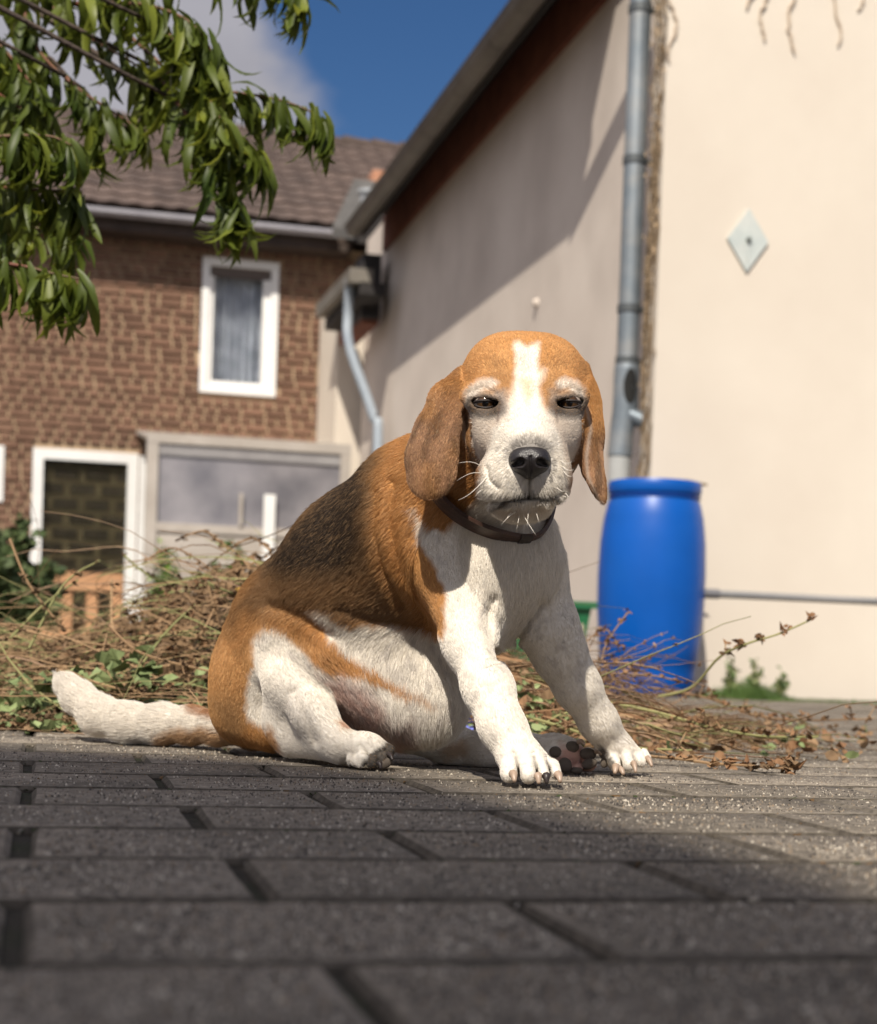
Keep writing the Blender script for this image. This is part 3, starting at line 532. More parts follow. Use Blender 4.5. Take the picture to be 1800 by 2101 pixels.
for (a_,b_) in (((X0-.015,Y0-.015,zt-.02),(X1+.015,Y0+.018,zt+.006)),((X0-.015,Y0+.332,zt-.02),(X1+.015,Y0+.365,zt+.006)),((X0-.015,Y0+.018,zt-.02),(X0+.018,Y0+.332,zt+.006)),((X1-.018,Y0+.018,zt-.02),(X1+.015,Y0+.332,zt+.006))): g.box(a_,b_)
W2(g.build('rim',grn,gt)); g=MB(); q=at(1203,1290,6.6); 
g.prism([(q[0]-.012,Y0-.012,q[2]-.05),(q[0]+.012,Y0-.012,q[2]-.05),(q[0]+.012,Y0-.012,q[2]+.02),(q[0]-.0,Y0-.012,q[2]+.02)],(0,.02,0)); W2(g.build('sticker',mat('pale_sticker',(.40,.35,.27),rough=.7),gt))
# wooden fence in front of the door
fw=empty('wooden_fence',at(160,1300,11)*[1,1,0]); tag(fw,'low orange-brown wooden fence panel in front of the white-framed door','fence')
wd=mat('orange_wood',(.42,.22,.11),(.52,.29,.15),.8,9,bump=.2,rnd=.12)
p0=at(85,1180,11); p1=at(245,1185,11); y=p0[1]
for (za,zb_) in ((p0[2]-.09,p0[2]+.03),(p0[2]-.45,p0[2]-.37)): 
    g=MB(); g.box((p0[0]-.25,y-.02,za),(p1[0]+.03,y,zb_)); W2(g.build('rail',wd,fw))
x=p0[0]-.2
while x<p1[0]:
    g=MB(); g.box((x,y+.001,0),(x+.075,y+.022,p0[2]-.0)); W2(g.build('picket',wd,fw)); x+=.165
# ------------------------------------------------------------------ peach tree reaching in from the upper left
tree=empty('peach_tree',ground(-2600,1700)*[0,0,0]+np.array([-1.75,2.6,0])); tag(tree,'peach tree with long drooping glossy leaves reaching in at the upper left','tree')
T0=np.array([-1.75,2.6,0.])
bark=mat('bark',(.045,.032,.025),(.09,.065,.05),.85,30,6,bump=.6,bscale=60)
twm=mat('twig_red',(.16,.045,.03),(.10,.075,.03),.6,8)
g=MB(); g.tube([T0,T0+[.02,.03,.4],T0+[-.03,.05,.8],T0+[.05,.08,1.15]],[.09,.075,.065,.06],14); W2(g.build('trunk',bark,tree,smooth=True))
def leafmat(nm,a,b,tr):
    m=bpy.data.materials.new(nm); m.use_nodes=True; nt=m.node_tree; N=nt.nodes.new; L=nt.links.new; b_=nt.nodes['Principled BSDF']
    oi=N('ShaderNodeObjectInfo'); geo=N('ShaderNodeNewGeometry'); nz=N('ShaderNodeTexNoise'); nz.inputs['Scale'].default_value=9; L(geo.outputs['Position'],nz.inputs[0])
    ad=N('ShaderNodeMath'); ad.operation='MULTIPLY_ADD'; ad.inputs[1].default_value=.5; L(oi.outputs['Random'],ad.inputs[0]); ml=N('ShaderNodeMath'); ml.operation='MULTIPLY'; ml.inputs[1].default_value=.55; L(nz.outputs[0],ml.inputs[0]); L(ml.outputs[0],ad.inputs[2])
    r=N('ShaderNodeValToRGB'); r.color_ramp.elements[0].color=(*a,1); r.color_ramp.elements[1].color=(*b,1); r.color_ramp.elements[0].position=.2; r.color_ramp.elements[1].position=.85; L(ad.outputs[0],r.inputs[0])
    L(r.outputs[0],b_.inputs['Base Color']); b_.inputs['Roughness'].default_value=.48; b_.inputs['Specular IOR Level'].default_value=.35
    tl=N('ShaderNodeBsdfTranslucent'); hs=N('ShaderNodeHueSaturation'); hs.inputs['Value'].default_value=tr; hs.inputs['Hue'].default_value=.485; L(r.outputs[0],hs.inputs['Color']); L(hs.outputs[0],tl.inputs[0])
    mx=N('ShaderNodeMixShader'); mx.inputs[0].default_value=.30; L(b_.outputs[0],mx.inputs[1]); L(tl.outputs[0],mx.inputs[2]); L(mx.outputs[0],nt.nodes['Material Output'].inputs[0]); return m
LM=leafmat('peach_leaf',(.030,.055,.007),(.19,.22,.028),1.9)
def leaf_mesh(k,nm='leaf',Lf=.106,w=.0108,mt=LM):
    r=random.Random(k); curl=r.uniform(.6,2.6); n=6; v=[];f=[]; a=0.0; p=np.array([0,0,0.]); ds=Lf/n; fold=r.uniform(.15,.6); tw=r.uniform(-.6,.6)
    for i in range(n+1):
        t=i/n; ww=w*(math.sin(math.pi*min(1,(t*.93+.06)))**.75)*(1-.35*t) if i<n else .0006
        nrm=np.array([-math.sin(a),0,math.cos(a)]); tt=tw*t; s=np.array([0,math.cos(tt),math.sin(tt)])
        u=nrm*ww*fold*(1+.5*math.sin(i*2.3+k))
        v+=[tuple(p+s*ww+u),tuple(p),tuple(p-s*ww+u)]
        a-=curl/n*(0.5+1.1*t); p=p+np.array([math.cos(a),0,math.sin(a)])*ds
    for i in range(n):
        b=i*3; f+=[(b,b+3,b+4,b+1),(b+1,b+4,b+5,b+2)]
    me=bpy.data.meshes.new(nm); me.from_pydata(v,[],f); me.materials.append(mt); me.shade_smooth(); return me
LMs=[leaf_mesh(k) for k in range(14)]
twigs=[ # points (px,py,depth), number of leaves, droop
 ([(-60,-60,3.2),(120,-40,3.1),(330,-30,3.0),(560,-35,3.0),(625,-10,3.0)],46),
 ([(-60,-30,3.3),(100,15,3.2),(200,90,3.15),(300,150,3.1),(330,200,3.1)],26),
 ([(150,20,3.1),(300,20,3.0),(400,55,2.95),(450,120,2.95),(470,170,2.95)],50),
 ([(330,60,3.0),(400,120,2.95),(430,190,2.95),(470,260,2.9)],40),
 ([(250,60,3.15),(330,130,3.1),(400,200,3.05),(480,200,3.0),(580,215,3.0),(650,240,3.0),(672,262,3.0)],46),
 ([(330,150,3.1),(380,230,3.05),(430,290,3.0),(500,300,3.0),(540,330,3.0)],44),
 ([(380,220,3.0),(430,300,2.95),(470,360,2.95),(490,420,2.95),(485,450,2.95)],40),
 ([(60,20,3.2),(90,110,3.15),(170,190,3.1),(260,250,3.1),(300,280,3.1)],40),
 ([(-40,60,3.1),(20,110,3.05),(60,160,3.0),(90,200,3.0)],34),
 ([(-80,150,3.1),(-10,190,3.05),(50,230,3.0),(110,250,3.0)],24),
 ([(-80,290,2.8),(0,292,2.75),(60,290,2.75),(120,292,2.75),(160,310,2.75)],38),
 ([(-80,400,2.9),(0,395,2.85),(60,400,2.8),(140,405,2.8),(185,420,2.8)],44),
 ([(-60,470,3.0),(20,470,2.95),(90,480,2.95),(150,490,2.95)],26),
 ([(-80,545,2.7),(0,550,2.65),(70,560,2.65),(130,575,2.65),(185,585,2.65)],40),
 ([(150,170,3.1),(200,240,3.1),(215,300,3.1)],16),
]
bonly=[ ([(-300,-300,3.3),(-100,-120,3.3),(60,10,3.25),(190,105,3.2),(300,190,3.15)],.009),([(90,110,3.15),(190,200,3.15),(260,260,3.1)],.004)]
def cat(pts,n):
    P=[np.array(p,float) for p in pts]; out=[]
    for i in range(len(P)-1):
        p0,p1,p2,p3=P[max(i-1,0)],P[i],P[i+1],P[min(i+2,len(P)-1)]
        for s in range(n):
            t=s/n; out.append(.5*((2*p1)+(-p0+p2)*t+(2*p0-5*p1+4*p2-p3)*t*t+(-p0+3*p1-3*p2+p3)*t**3))
    out.append(P[-1]); return out
allL=[]; rt=random.Random(5); mains=[]
for tw,nl in twigs:
    P=cat([at(q[0]-14,q[1]-12,q[2]) for q in tw],5); g=MB(); g.tube(P,[.0042*(1-.75*i/len(P)) for i in range(len(P))],6); W2(g.build('twig',twm,tree,smooth=True)); mains.append(P[0])
    for k in range(int(nl*2.1)):
        t=rt.random()**.85*(len(P)-1.01); i=int(t); p=P[i]+(P[i+1]-P[i])*(t-i); d=P[i+1]-P[i]; d/=np.linalg.norm(d)
        # leaf heading: mix of twig direction and sideways, drooping
        out=np.array([rt.uniform(-1,1),rt.uniform(-1,1),rt.uniform(-.15,.5)]); x=d*rt.uniform(.2,1.0)+out*.75; x/=np.linalg.norm(x); 
        x[2]-=rt.uniform(.5,2.3); x/=np.linalg.norm(x)
        p=p+np.array([rt.uniform(-1,1),rt.uniform(-1,1),rt.uniform(-1,1)])*.012
        z=np.array([rt.uniform(-.5,.5),rt.uniform(-.5,.5),1.]); y=np.cross(z,x); y/=np.linalg.norm(y)+1e-9; z=np.cross(x,y); s=rt.uniform(.7,1.12)
        M=Matrix(((x[0]*s,y[0]*s,z[0]*s,p[0]-T0[0]),(x[1]*s,y[1]*s,z[1]*s,p[1]-T0[1]),(x[2]*s,y[2]*s,z[2]*s,p[2]),(0,0,0,1)))
        q=prj(p); allL.append((0 if -20<q[0] and q[1]>-60 else 1,rt.random(),M,rt.randrange(14)))
allL.sort(key=lambda a:a[:2]); sv=[];sf=[]
for k,(a,b,M,mi) in enumerate(allL):
    if k<300: inst('leaf',LMs[mi],tree,M)
    else:
        me=LMs[mi]; bb=len(sv); sv+=[tuple(M@v.co) for v in me.vertices]; sf+=[tuple(bb+i for i in p.vertices) for p in me.polygons]
me=bpy.data.meshes.new('foliage_beyond'); me.from_pydata(sv,[],sf); me.materials.append(LM); me.shade_smooth(); o=bpy.data.objects.new('foliage_beyond',me); C.objects.link(o); o.parent=tree; tag(o,kind='stuff')
top=T0+np.array([.05,.08,1.15])
for P in mains:
    g=MB(); q=np.array(P); mid=(top+q)/2+np.array([-.1,0,.28]); PP=cat([top,mid,q],5); g.tube(PP,[.010-.007*i/len(PP) for i in range(len(PP))],7); W2(g.build('branch',bark,tree,smooth=True))
for tw,r in bonly:
    P=cat([at(*q) for q in tw],5); g=MB(); g.tube([p+[rt.uniform(-.003,.003)]*3 for p in P],[r*(1-.5*i/len(P)) for i in range(len(P))],6); W2(g.build('branch',bark,tree,smooth=True))
# ------------------------------------------------------------------ heap of dead weeds
stm=mat('dry_stem',(.17,.10,.05),(.36,.235,.125),.8,3,3,coords='Object')
stg=mat('olive_stem',(.16,.17,.06),(.30,.28,.12),.8,3)
lfb=mat('dry_leaf',(.10,.062,.032),(.27,.17,.09),.85,14,3,bump=.2)
lfr=mat('rusty_leaf',(.17,.085,.04),(.28,.16,.08),.85,14,3)
lfg=mat('wilted_leaf',(.10,.14,.05),(.25,.30,.13),.7,12,3)
stp=mat('pinkish_stem',(.30,.19,.12),(.27,.18,.11),.8,5)
rw=random.Random(99)
def V(*a): return np.array(a,float)
def stalk(g,p,az,el,Ls,r,curv=.5,mi=0,n=7,floor=.004,rr=rw):
    pts=[]; q=V(*p); a=az; e=el
    for s in range(n+1):
        pts.append(q.copy()); st=Ls/n; a+=rr.uniform(-.28,.28)*curv*1.6; e+=rr.uniform(-.35,.25)*curv-.05
        q=q+st*V(math.cos(e)*math.cos(a),math.cos(e)*math.sin(a),math.sin(e)); q[2]=max(q[2],floor)
    g.tube(pts,[r*(1-.6*s/n) for s in range(n+1)],3 if r<.0022 else 5,mi,cap=False); return pts
def crumple(g,c,s,mi,rr=rw,up=0):
    a=rr.uniform(0,6.28); d=V(math.cos(a),math.sin(a),rr.uniform(-.4,.5+up)); d/=np.linalg.norm(d); w=np.cross(d,[rr.uniform(-1,1),rr.uniform(-1,1),rr.uniform(-1,1)]); w/=np.linalg.norm(w)+1e-9; nn=np.cross(d,w)
    v=[]; 
    for i in range(4):
        t=i/3; ww=s*.32*math.sin(math.pi*(t*.8+.13)); bnd=nn*s*rr.uniform(-.2,.2); v+=[c+d*s*t+w*ww+bnd,c+d*s*t-w*ww+bnd+nn*s*rr.uniform(-.1,.15)]
    g.add(v,[(0,1,3,2),(2,3,5,4),(4,5,7,6)],mi)
def bud(g,c,s,mi,rr=rw):
    for k in range(3): crumple(g,c+V(rr.uniform(-1,1),rr.uniform(-1,1),rr.uniform(-1,1))*s*.35,s*rr.uniform(.5,.95),mi,rr)
    for k in range(1): 
        d=V(rr.uniform(-1,1),rr.uniform(-1,1),rr.uniform(-1,1)); d/=np.linalg.norm(d); w=np.cross(d,[.3,.5,.7]); w/=np.linalg.norm(w)
        g.add([c-w*s*.25,c+w*s*.25,c+d*s],[(0,1,2)],mi); w2=np.cross(d,w); g.add([c-w2*s*.25,c+w2*s*.25,c+d*s],[(0,1,2)],mi)
def heap(x,y):   # heap height at image-aligned ground position
    q=prj((x,y,0)); px=q[0]; d=q[2]
    return px,d
# left heap: silhouette top given in pixels; depth range 2.45..3.6 m
def toppx(px): return np.interp(px,[-400,-100,0,60,130,230,300,420,500,560,700,900,1000,1060,1200],[1330,1310,1300,1285,1262,1235,1180,1118,1105,1100,1140,1240,1330,1335,1370])
g=MB()
def heap_h(px,d,dm=3.15):
    z=at(px,toppx(px)+40,dm)[2]; f=max(0,1-abs((d-dm)/.72)**1.7); return max(.01,z*f)
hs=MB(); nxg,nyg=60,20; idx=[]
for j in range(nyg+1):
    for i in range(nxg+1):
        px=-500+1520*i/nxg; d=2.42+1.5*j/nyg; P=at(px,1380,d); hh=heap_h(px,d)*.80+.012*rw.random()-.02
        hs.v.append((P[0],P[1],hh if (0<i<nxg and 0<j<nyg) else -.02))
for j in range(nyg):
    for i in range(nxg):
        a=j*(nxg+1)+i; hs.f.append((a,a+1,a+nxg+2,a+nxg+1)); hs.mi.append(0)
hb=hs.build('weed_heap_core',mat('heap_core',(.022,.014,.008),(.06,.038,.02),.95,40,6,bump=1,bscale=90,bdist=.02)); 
for k in range(4600):
    px=rw.uniform(-500,1010); d=2.45+1.35*rw.random()
    hh=heap_h(px,d); P=at(px,1380,d); z=hh*rw.uniform(.35,1.02)
    g_r=rw.random(); mi=0 if g_r<.62 else (1 if g_r<.86 else 5)
    P[2]=max(.006,z); stalk(g,P,rw.uniform(-.9,.9)+(math.pi if rw.random()<.5 else 0)-CT,rw.uniform(-.35,.5),rw.uniform(.10,.42),rw.choice((.0008,.0010,.0013,.0018)),rw.uniform(.4,1.2),mi)
for k in range(17000):
    px=rw.uniform(-500,1010); d=2.42+1.35*rw.random()**1.2
    hh=heap_h(px,d); P=at(px,1380,d); P[2]=max(.004,hh*rw.uniform(.45,1.0)); u=rw.random(); low=P[2]<.09
    mi=2 if u<.84 else 3
    if low and rw.random()<.5 and px<470: mi=4
    crumple(g,P,rw.uniform(.007,.024)*(1.4 if mi==4 else 1),mi)
    if u>.8: bud(g,P+[0,0,.01],.012,2)
for (px,py,s) in [(150,1385,.07),(200,1395,.08),(255,1370,.07),(110,1420,.06),(300,1380,.06),(60,1450,.07),(180,1440,.05),(10,1440,.06),(250,1345,.05),(90,1395,.06)]:
    for q in range(5): crumple(g,at(px+rw.uniform(-35,35),py+rw.uniform(-14,18),2.5),s*.6,4)
# a few long arching stems standing out of the heap
longs=[([(20,1105,2.7),(60,1200,2.7),(130,1290,2.7)]),([(60,1330,2.7),(130,1200,2.75),(205,1150,2.8)]),([(230,1190,2.8),(235,1300,2.7),(300,1330,2.6)]),([(425,1195,2.7),(435,1230,2.7),(452,1290,2.7)]),([(425,1195,2.7),(470,1215,2.72),(510,1225,2.8)]),
 ([(0,1280,2.7),(120,1310,2.6),(260,1330,2.6)]),([(225,1285,2.55),(290,1340,2.5),(420,1375,2.5),(440,1378,2.5)]),([(240,1440,2.5),(330,1310,2.55),(400,1240,2.7)]),([(440,1105,3.1),(500,1150,3.0),(560,1240,2.9)]),([(300,1150,3.1),(360,1125,3.1),(450,1180,3.0)]),([(255,1140,3.2),(330,1190,3.1),(460,1170,3.0)]),([(120,1375,2.5),(230,1410,2.5),(330,1425,2.5)]),([(335,1290,2.6),(400,1310,2.6),(440,1250,2.7)]),([(20,1310,2.6),(90,1240,2.7),(160,1190,2.8)]),([(480,1120,3.1),(520,1105,3.1),(555,1130,3.0)]),([(360,1110,3.3),(420,1090,3.3),(470,1130,3.2)])]
for k,pp in enumerate(longs):
    P=cat([at(*q) for q in pp],6); g.tube(P,[.0024*(1-.4*i/len(P)) for i in range(len(P))],5,(1 if k%3==1 else 0))
    for s in range(6): bud(g,P[rw.randrange(len(P))],.012,2)
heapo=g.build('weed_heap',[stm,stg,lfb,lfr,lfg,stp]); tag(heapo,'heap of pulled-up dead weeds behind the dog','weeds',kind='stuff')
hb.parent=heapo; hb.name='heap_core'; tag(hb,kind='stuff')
# right-hand scatter: low dry stalks with seed heads on the paving
g=MB()
for k in range(420):
    px=rw.uniform(930,1480); d=rw.uniform(2.35,4.0)**1.0; P=at(px,1400,d); f=max(0,1-(px-930)/620); P[2]=rw.uniform(.006,.015+.16*f**1.3)
    P_=stalk(g,P,rw.uniform(-.5,.5)-CT+(math.pi if rw.random()<.3 else 0),rw.uniform(-.2,.35),rw.uniform(.10,.34),rw.choice((.0011,.0015,.002)),.6,rw.choice((0,1,5,0,3)))
    for s in range(2): bud(g,P_[rw.randrange(1,8)],rw.uniform(.004,.008),rw.choice((2,3,2)))
for k in range(1500):
    u=rw.random()**1.6; px=930+ (rw.uniform(0,300) if k<1050 else rw.uniform(0,860)); d=rw.uniform(2.35,3.9); P=at(px,1400,d); f=max(0,1-(px-930)/420); P[2]=rw.uniform(.003,.012+.17*f**1.2)
    mi=rw.choice((2,2,3,3,2,4)) if P[2]<.10 else rw.choice((2,3,2,3)); crumple(g,P,rw.uniform(.008,.026),mi)
for (px,py,d) in [(1090,1460,2.6),(1120,1445,2.6),(1060,1440,2.7),(1150,1470,2.6),(1070,1480,2.5)]:
    for q in range(8): crumple(g,at(px+rw.uniform(-25,25),py+rw.uniform(-18,18),d),.035,4)
# twiggy clump in front of the barrel
for k in range(40):
    px=rw.uniform(1195,1300); py=rw.uniform(1345,1440); P=at(px,py,2.9); P_=stalk(g,P,rw.uniform(-.6,1.0)-CT,rw.uniform(.0,.9),rw.uniform(.05,.15),.0014,.9,rw.choice((5,5,0,3)))
    for s in range(2): bud(g,P_[rw.randrange(1,8)],rw.uniform(.006,.010),rw.choice((2,3,5)))
for pp in [[(1235,1350,2.9),(1250,1310,2.9),(1290,1255,2.9)],[(1200,1320,2.9),(1240,1290,2.9),(1270,1325,2.9)],[(1210,1380,2.8),(1330,1385,2.8),(1400,1400,2.8)],[(1190,1395,2.8),(1260,1360,2.8),(1350,1372,2.8)],[(1100,1440,2.5),(1180,1455,2.5),(1230,1420,2.6)]]:
    P=cat([at(*q) for q in pp],5); g.tube(P,.0015,4,5,)
    for s in range(8): bud(g,P[rw.randrange(len(P))],.011,3)
o=g.build('dry_stalks',[stm,stg,lfb,lfr,lfg,stp]); tag(o,'loose dry stalks and seed heads strewn over the paving right of the heap','dry stalks',kind='stuff')
sing=[('arching',[(1350,1430,2.75),(1420,1410,2.7),(1475,1350,2.65),(1530,1322,2.6),(1600,1300,2.6),(1672,1268,2.6)],'long pale dry stalk arching up in front of the cream wall',(5,.019,.4)),
 ('lying',[(1190,1500,2.3),(1300,1545,2.2),(1400,1558,2.12),(1500,1572,2.1),(1600,1580,2.06),(1640,1583,2.05)],'dry stalk with rusty seed heads lying nearest on the paving right of the paw',(9,.020,.35)),
 ('olive',[(1240,1440,2.6),(1350,1462,2.5),(1450,1490,2.45),(1560,1510,2.4),(1680,1512,2.4)],'greenish stalk lying on the paving behind the front one',(8,.019,.3)),
 ('far',[(1330,1410,3.2),(1450,1432,3.1),(1560,1470,3.0),(1660,1478,3.0),(1790,1475,3.0)],'thin dry stalk reaching farthest right over the paving',(12,.017,.2)),
 ('straw',[(1080,1470,2.4),(1180,1500,2.35),(1260,1530,2.3),(1420,1540,2.3)],'pale straw stem crossing behind the far hind paw',(4,.012,.2)),]
for k,(nm,pp,lb,(nb,bs,st_)) in enumerate(sing):
    P=cat([at(*q) for q in pp],8); P=[V(p[0],p[1],max(p[2],.006)) for p in P]; g=MB(); g.tube(P,[.0026*(1-.5*i/len(P)) for i in range(len(P))],6,1 if k in(0,2,4) else 0)
    for s in range(nb):
        i=int((st_+(1-st_)*(s+.6)/nb)*(len(P)-1)); c=P[i]
        for q in range(2): bud(g,c+V(rw.uniform(-1,1),rw.uniform(-1,1),rw.uniform(0,1))*.006,bs*rw.uniform(.6,1),rw.choice((2,3)))
        if rw.random()<.5: 
            e=c+V(rw.uniform(-.03,.03),rw.uniform(-.03,.03),rw.uniform(.0,.03)); g.tube([c,e],.0012,4,0); bud(g,e,bs*.6,3)
    o=g.build('dry_stalk',[stm,stg,lfb,lfr,lfg,stp]); tag(o,lb,'dry stalk',group='dry stalks on the paving')
# blue chicory flower
ch=MB(); c=at(962,1468,2.45); 
for k in range(2):
    cc=c+EX*(.004-.014*k)-EY*(.006-.026*k)*-1
    for i in range(16):
        a=i/16*6.283; d=EX*math.cos(a)+EY*math.sin(a)-FW*.3; w=-EX*math.sin(a)+EY*math.cos(a); ch.add([cc,cc+d*.010+w*.0022,cc+d*.017+w*.0018,cc+d*.017-w*.0018,cc+d*.010-w*.0022],[(0,1,2,3,4)])
ch.tube([c,c+V(0,.01,-.05)],.0015,5,1)
o=ch.build('chicory_flower',[mat('chicory_blue',(.16,.20,.62),(.25,.28,.75),.7,30),stg]); tag(o,'small blue chicory flower peeking out behind the front leg','flower')
# yellow petal thing at the heap
g=MB(); c=at(492,1228,2.9); 
for i in range(7): 
    a=i*.9; g.add([c,c+EX*.007*math.cos(a)+EY*.018,c+EX*.009*math.cos(a+.5)+EY*.026*((i%3+1)/3),c-EY*.018*(i%2)+EX*.005],[(0,1,2,3)])
g.tube([c+EY*.01,c-EY*.018],.005,8); o=g.build('yellow_flower',mat('yellow_petal',(.62,.36,.01),(.75,.48,.02),.6,20)); tag(o,'bright yellow withered flower at the edge of the dog\'s back','flower')
# plants at the foot of the cream wall
def plant(name,c,h,w,n,ls,lb,cat_,mats,spikes=0,seed=0,droop=.3):
    rr=random.Random(seed); root=empty(name,c); tag(root,lb,cat_); g=MB(); f=MB()
    for k in range(n):
        a=rr.uniform(0,6.28); rad=w*rr.random()**.6; top=V(c[0]+rad*math.cos(a),c[1]+rad*math.sin(a)*.5,h*rr.uniform(.45,1)*(1-.35*(rad/w)**2)); base=V(c[0]+rad*.3*math.cos(a),c[1]+rad*.15*math.sin(a),0)
        P=cat([base,(base+top)/2+V(rr.uniform(-.02,.02),0,.02),top],4); g.tube(P,[.004*(1-.7*i/len(P)) for i in range(len(P))],4)
        for s in range(spikes or 14):
            p=P[rr.randrange(2,len(P))]; crumple(f,p+V(rr.uniform(-1,1),rr.uniform(-1,1),rr.uniform(-1,1))*ls*.4,ls*rr.uniform(.5,1.1),rr.randrange(len(mats)),rr,up=.6)
    W2(g.build('stem',stg,root)); W2(f.build('foliage',mats,root)); return root
gA=mat('weed_green',(.05,.10,.02),(.10,.17,.045),.7,9); gB=mat('weed_pale',(.19,.22,.09),(.30,.32,.16),.7,9); gC=mat('bush_green',(.07,.15,.012),(.20,.32,.035),.7,7)
for (px,top_,lb) in ((1500,1345,'left spike of grey-green weed at the foot of the cream wall'),(1550,1335,'middle tallest spike of grey-green weed at the foot of the cream wall'),(1600,1362,'right spike of grey-green weed with pale tip at the cream wall')):
    c=at(px,1430,7.35); h=at(px,top_,7.35)[2]; c[2]=0; r=plant('tall_weed',c,h,.035,9,.028,lb,'weed',[gB,gA],spikes=12,seed=px); r['group']='tall weeds by the cream wall'
tf=MB(); rr=random.Random(8)
for k in range(1500):
    if k<900: px=rr.gauss(1530,55); hh=.10*max(.1,1-abs(px-1530)/130)
    else: px=rr.uniform(1420,2300); hh=.022
    P=at(px,1430,rr.uniform(7.15,7.5)); P[2]=0; a=rr.uniform(0,6.28); d=V(math.cos(a)*.4,math.sin(a)*.3,1)*hh*rr.uniform(.4,1.1); w=V(.004,.002,0); tf.add([P-w,P+w,P+d],[(0,1,2)],rr.choice((0,0,1)))
tf=tf.build('grass_tuft',[gA,mat('grass_b',(.09,.15,.03),rough=.8)]); tag(tf,'green grass growing along the foot of the cream wall','grass',kind='stuff')
# bushes in front of the lean-to and the shrub at the left edge
for (px,top_,w,sd,lb) in ((335,1098,.13,3,'small bright green bush at the lower left corner of the lean-to'),(485,1098,.24,4,'rounded bright green bush under the lean-to window')):
    c=at(px,1300,12.2); c[2]=0; h=at(px,top_,12.2)[2]; plant('green_bush',c,h,w,46,.05,lb,'bush',[gC,gA],spikes=40,seed=sd)
sg=mat('shrub_dark',(.035,.06,.018),(.075,.10,.03),.7,7); sg2=mat('shrub_mid',(.06,.09,.03),rough=.7)
c=at(-60,1330,6.5); c[2]=0; plant('dark_shrub',c,at(0,1020,6.5)[2],.34,90,.06,'dark untidy shrub at the left edge beside the door','shrub',[sg,sg2],spikes=60,seed=17)
# ------------------------------------------------------------------ unseen block added behind the camera, its top outline cut to shade the foreground
def cast(P,yb):   # where the sun ray through P crosses the plane Y=yb
    t=(yb-P[1])/(-sdir[1]); return np.array(P)-sdir*t
edge=[(-500,1478),(0,1532),(300,1548),(560,1560),(800,1585),(1000,1630),(1200,1672),(1500,1738),(1800,1850),(2300,2080)]
YB=-6.0
outl=[cast(ground(x,y),YB) for x,y in edge]
nb=empty('shadow_block',(0,YB,0)); tag(nb,'unseen block added behind the photographer, its top shaped to shade the near paving','house')
l,r=outl[0],outl[-1]
sl0=(outl[1][2]-outl[0][2])/(outl[1][0]-outl[0][0])
poly=[(l[0]-1.5,YB,0),(r[0]+1.2,YB,0),(r[0]+1.2,YB,max(.5,r[2]-1.6))]+[tuple(p) for p in outl[::-1]]+[(l[0]-1.5,YB,l[2]+.3)]
g=MB(); g.prism(poly,(0,-5,0)); W2(g.build('shadow_block_body',creamp,nb))
print('shadow outline',[tuple(np.round(p,2)) for p in outl])
# ------------------------------------------------------------------ the dog: one continuous surface grown from blended volumes
NG=dict(body=0,head=1,earL=2,earR=3,legL=4,legR=5,hind=6,far=7,tail=8,belly=9)
PR=[]
UP3=np.array([0,0,1.])
def P3(q): return at(q[0],q[1],q[2])
def cap(a,b,g,k=.02,flow=None):
    A,B=P3(a),P3(b); PR.append(dict(t='c',a=A,b=B,ra=a[3]*a[2]/CF,rb=b[3]*b[2]/CF,g=NG[g],k=k,fl=(B-A)/np.linalg.norm(B-A) if flow is None else np.array(flow,float)))
def chain(pts,g,k=.02,flow=None):
    for i in range(len(pts)-1): cap(pts[i],pts[i+1],g,k,flow)
def ell(c,r,g,k=.02,rot=0,yaw=0,flow=(0,0,-1)):
    s=c[2]/CF; a=R(rot); X=EX*math.cos(a)+EY*math.sin(a); Y=-EX*math.sin(a)+EY*math.cos(a); Z=-FW
    y=R(yaw); X2=X*math.cos(y)+Z*math.sin(y); Z2=-X*math.sin(y)+Z*math.cos(y)
    PR.append(dict(t='e',a=P3(c),M=np.stack([X2,Y,Z2]),r=np.array(r,float)*s,g=NG[g],k=k,fl=np.array(flow,float)))
BK=-EX*.62-EY*.45+FW*.35
# torso
cap((600,1405,2.075,132),(640,1300,2.04,158),'body',.03,BK)
cap((640,1300,2.04,160),(768,1190,1.97,186),'body',.03,BK)
cap((768,1190,1.97,186),(872,1085,1.885,178),'body',.03,BK)
ell((815,1365,1.955),(150,165,140),'belly',.03,0,flow=-EX*.1-EY*.9-FW*.1)
ell((700,1420,2.0),(120,110,110),'belly',.03,0,flow=-EX*.1-EY*.9)
# chest and neck
ell((995,1160,1.84),(130,150,130),'body',.035,-8,flow=-EY+EX*.1)
ell((1068,1130,1.83),(80,118,96),'body',.03,0,flow=-EY+EX*.1)
ell((975,1265,1.87),(85,95,95),'body',.03,0,flow=-EY)
cap((905,1045,1.885,158),(1000,945,1.79,120),'body',.03,BK)
cap((1000,980,1.80,112),(1065,930,1.75,100),'body',.03,BK)
# shoulder / front leg on the left of the picture
cap((925,1140,1.83,98),(955,1270,1.80,62),'legL',.03)
chain([(955,1270,1.80,60),(966,1325,1.785,54),(1003,1415,1.75,51),(1030,1490,1.725,46),(1060,1540,1.71,48)],'legL',.02)
ell((1082,1566,1.70),(60,38,58),'legL',.016,-8,flow=-EY*.5-FW*.8)
for x,y,r,dd in ((1046,1588,25,1.672),(1084,1590,25,1.660),(1117,1592,21,1.662),(1139,1588,19,1.678)):
    cap((x-3,y-20,dd+.022,r*.9),(x,y,dd,r),'legL',.0035,-FW*.8-EY*.4)
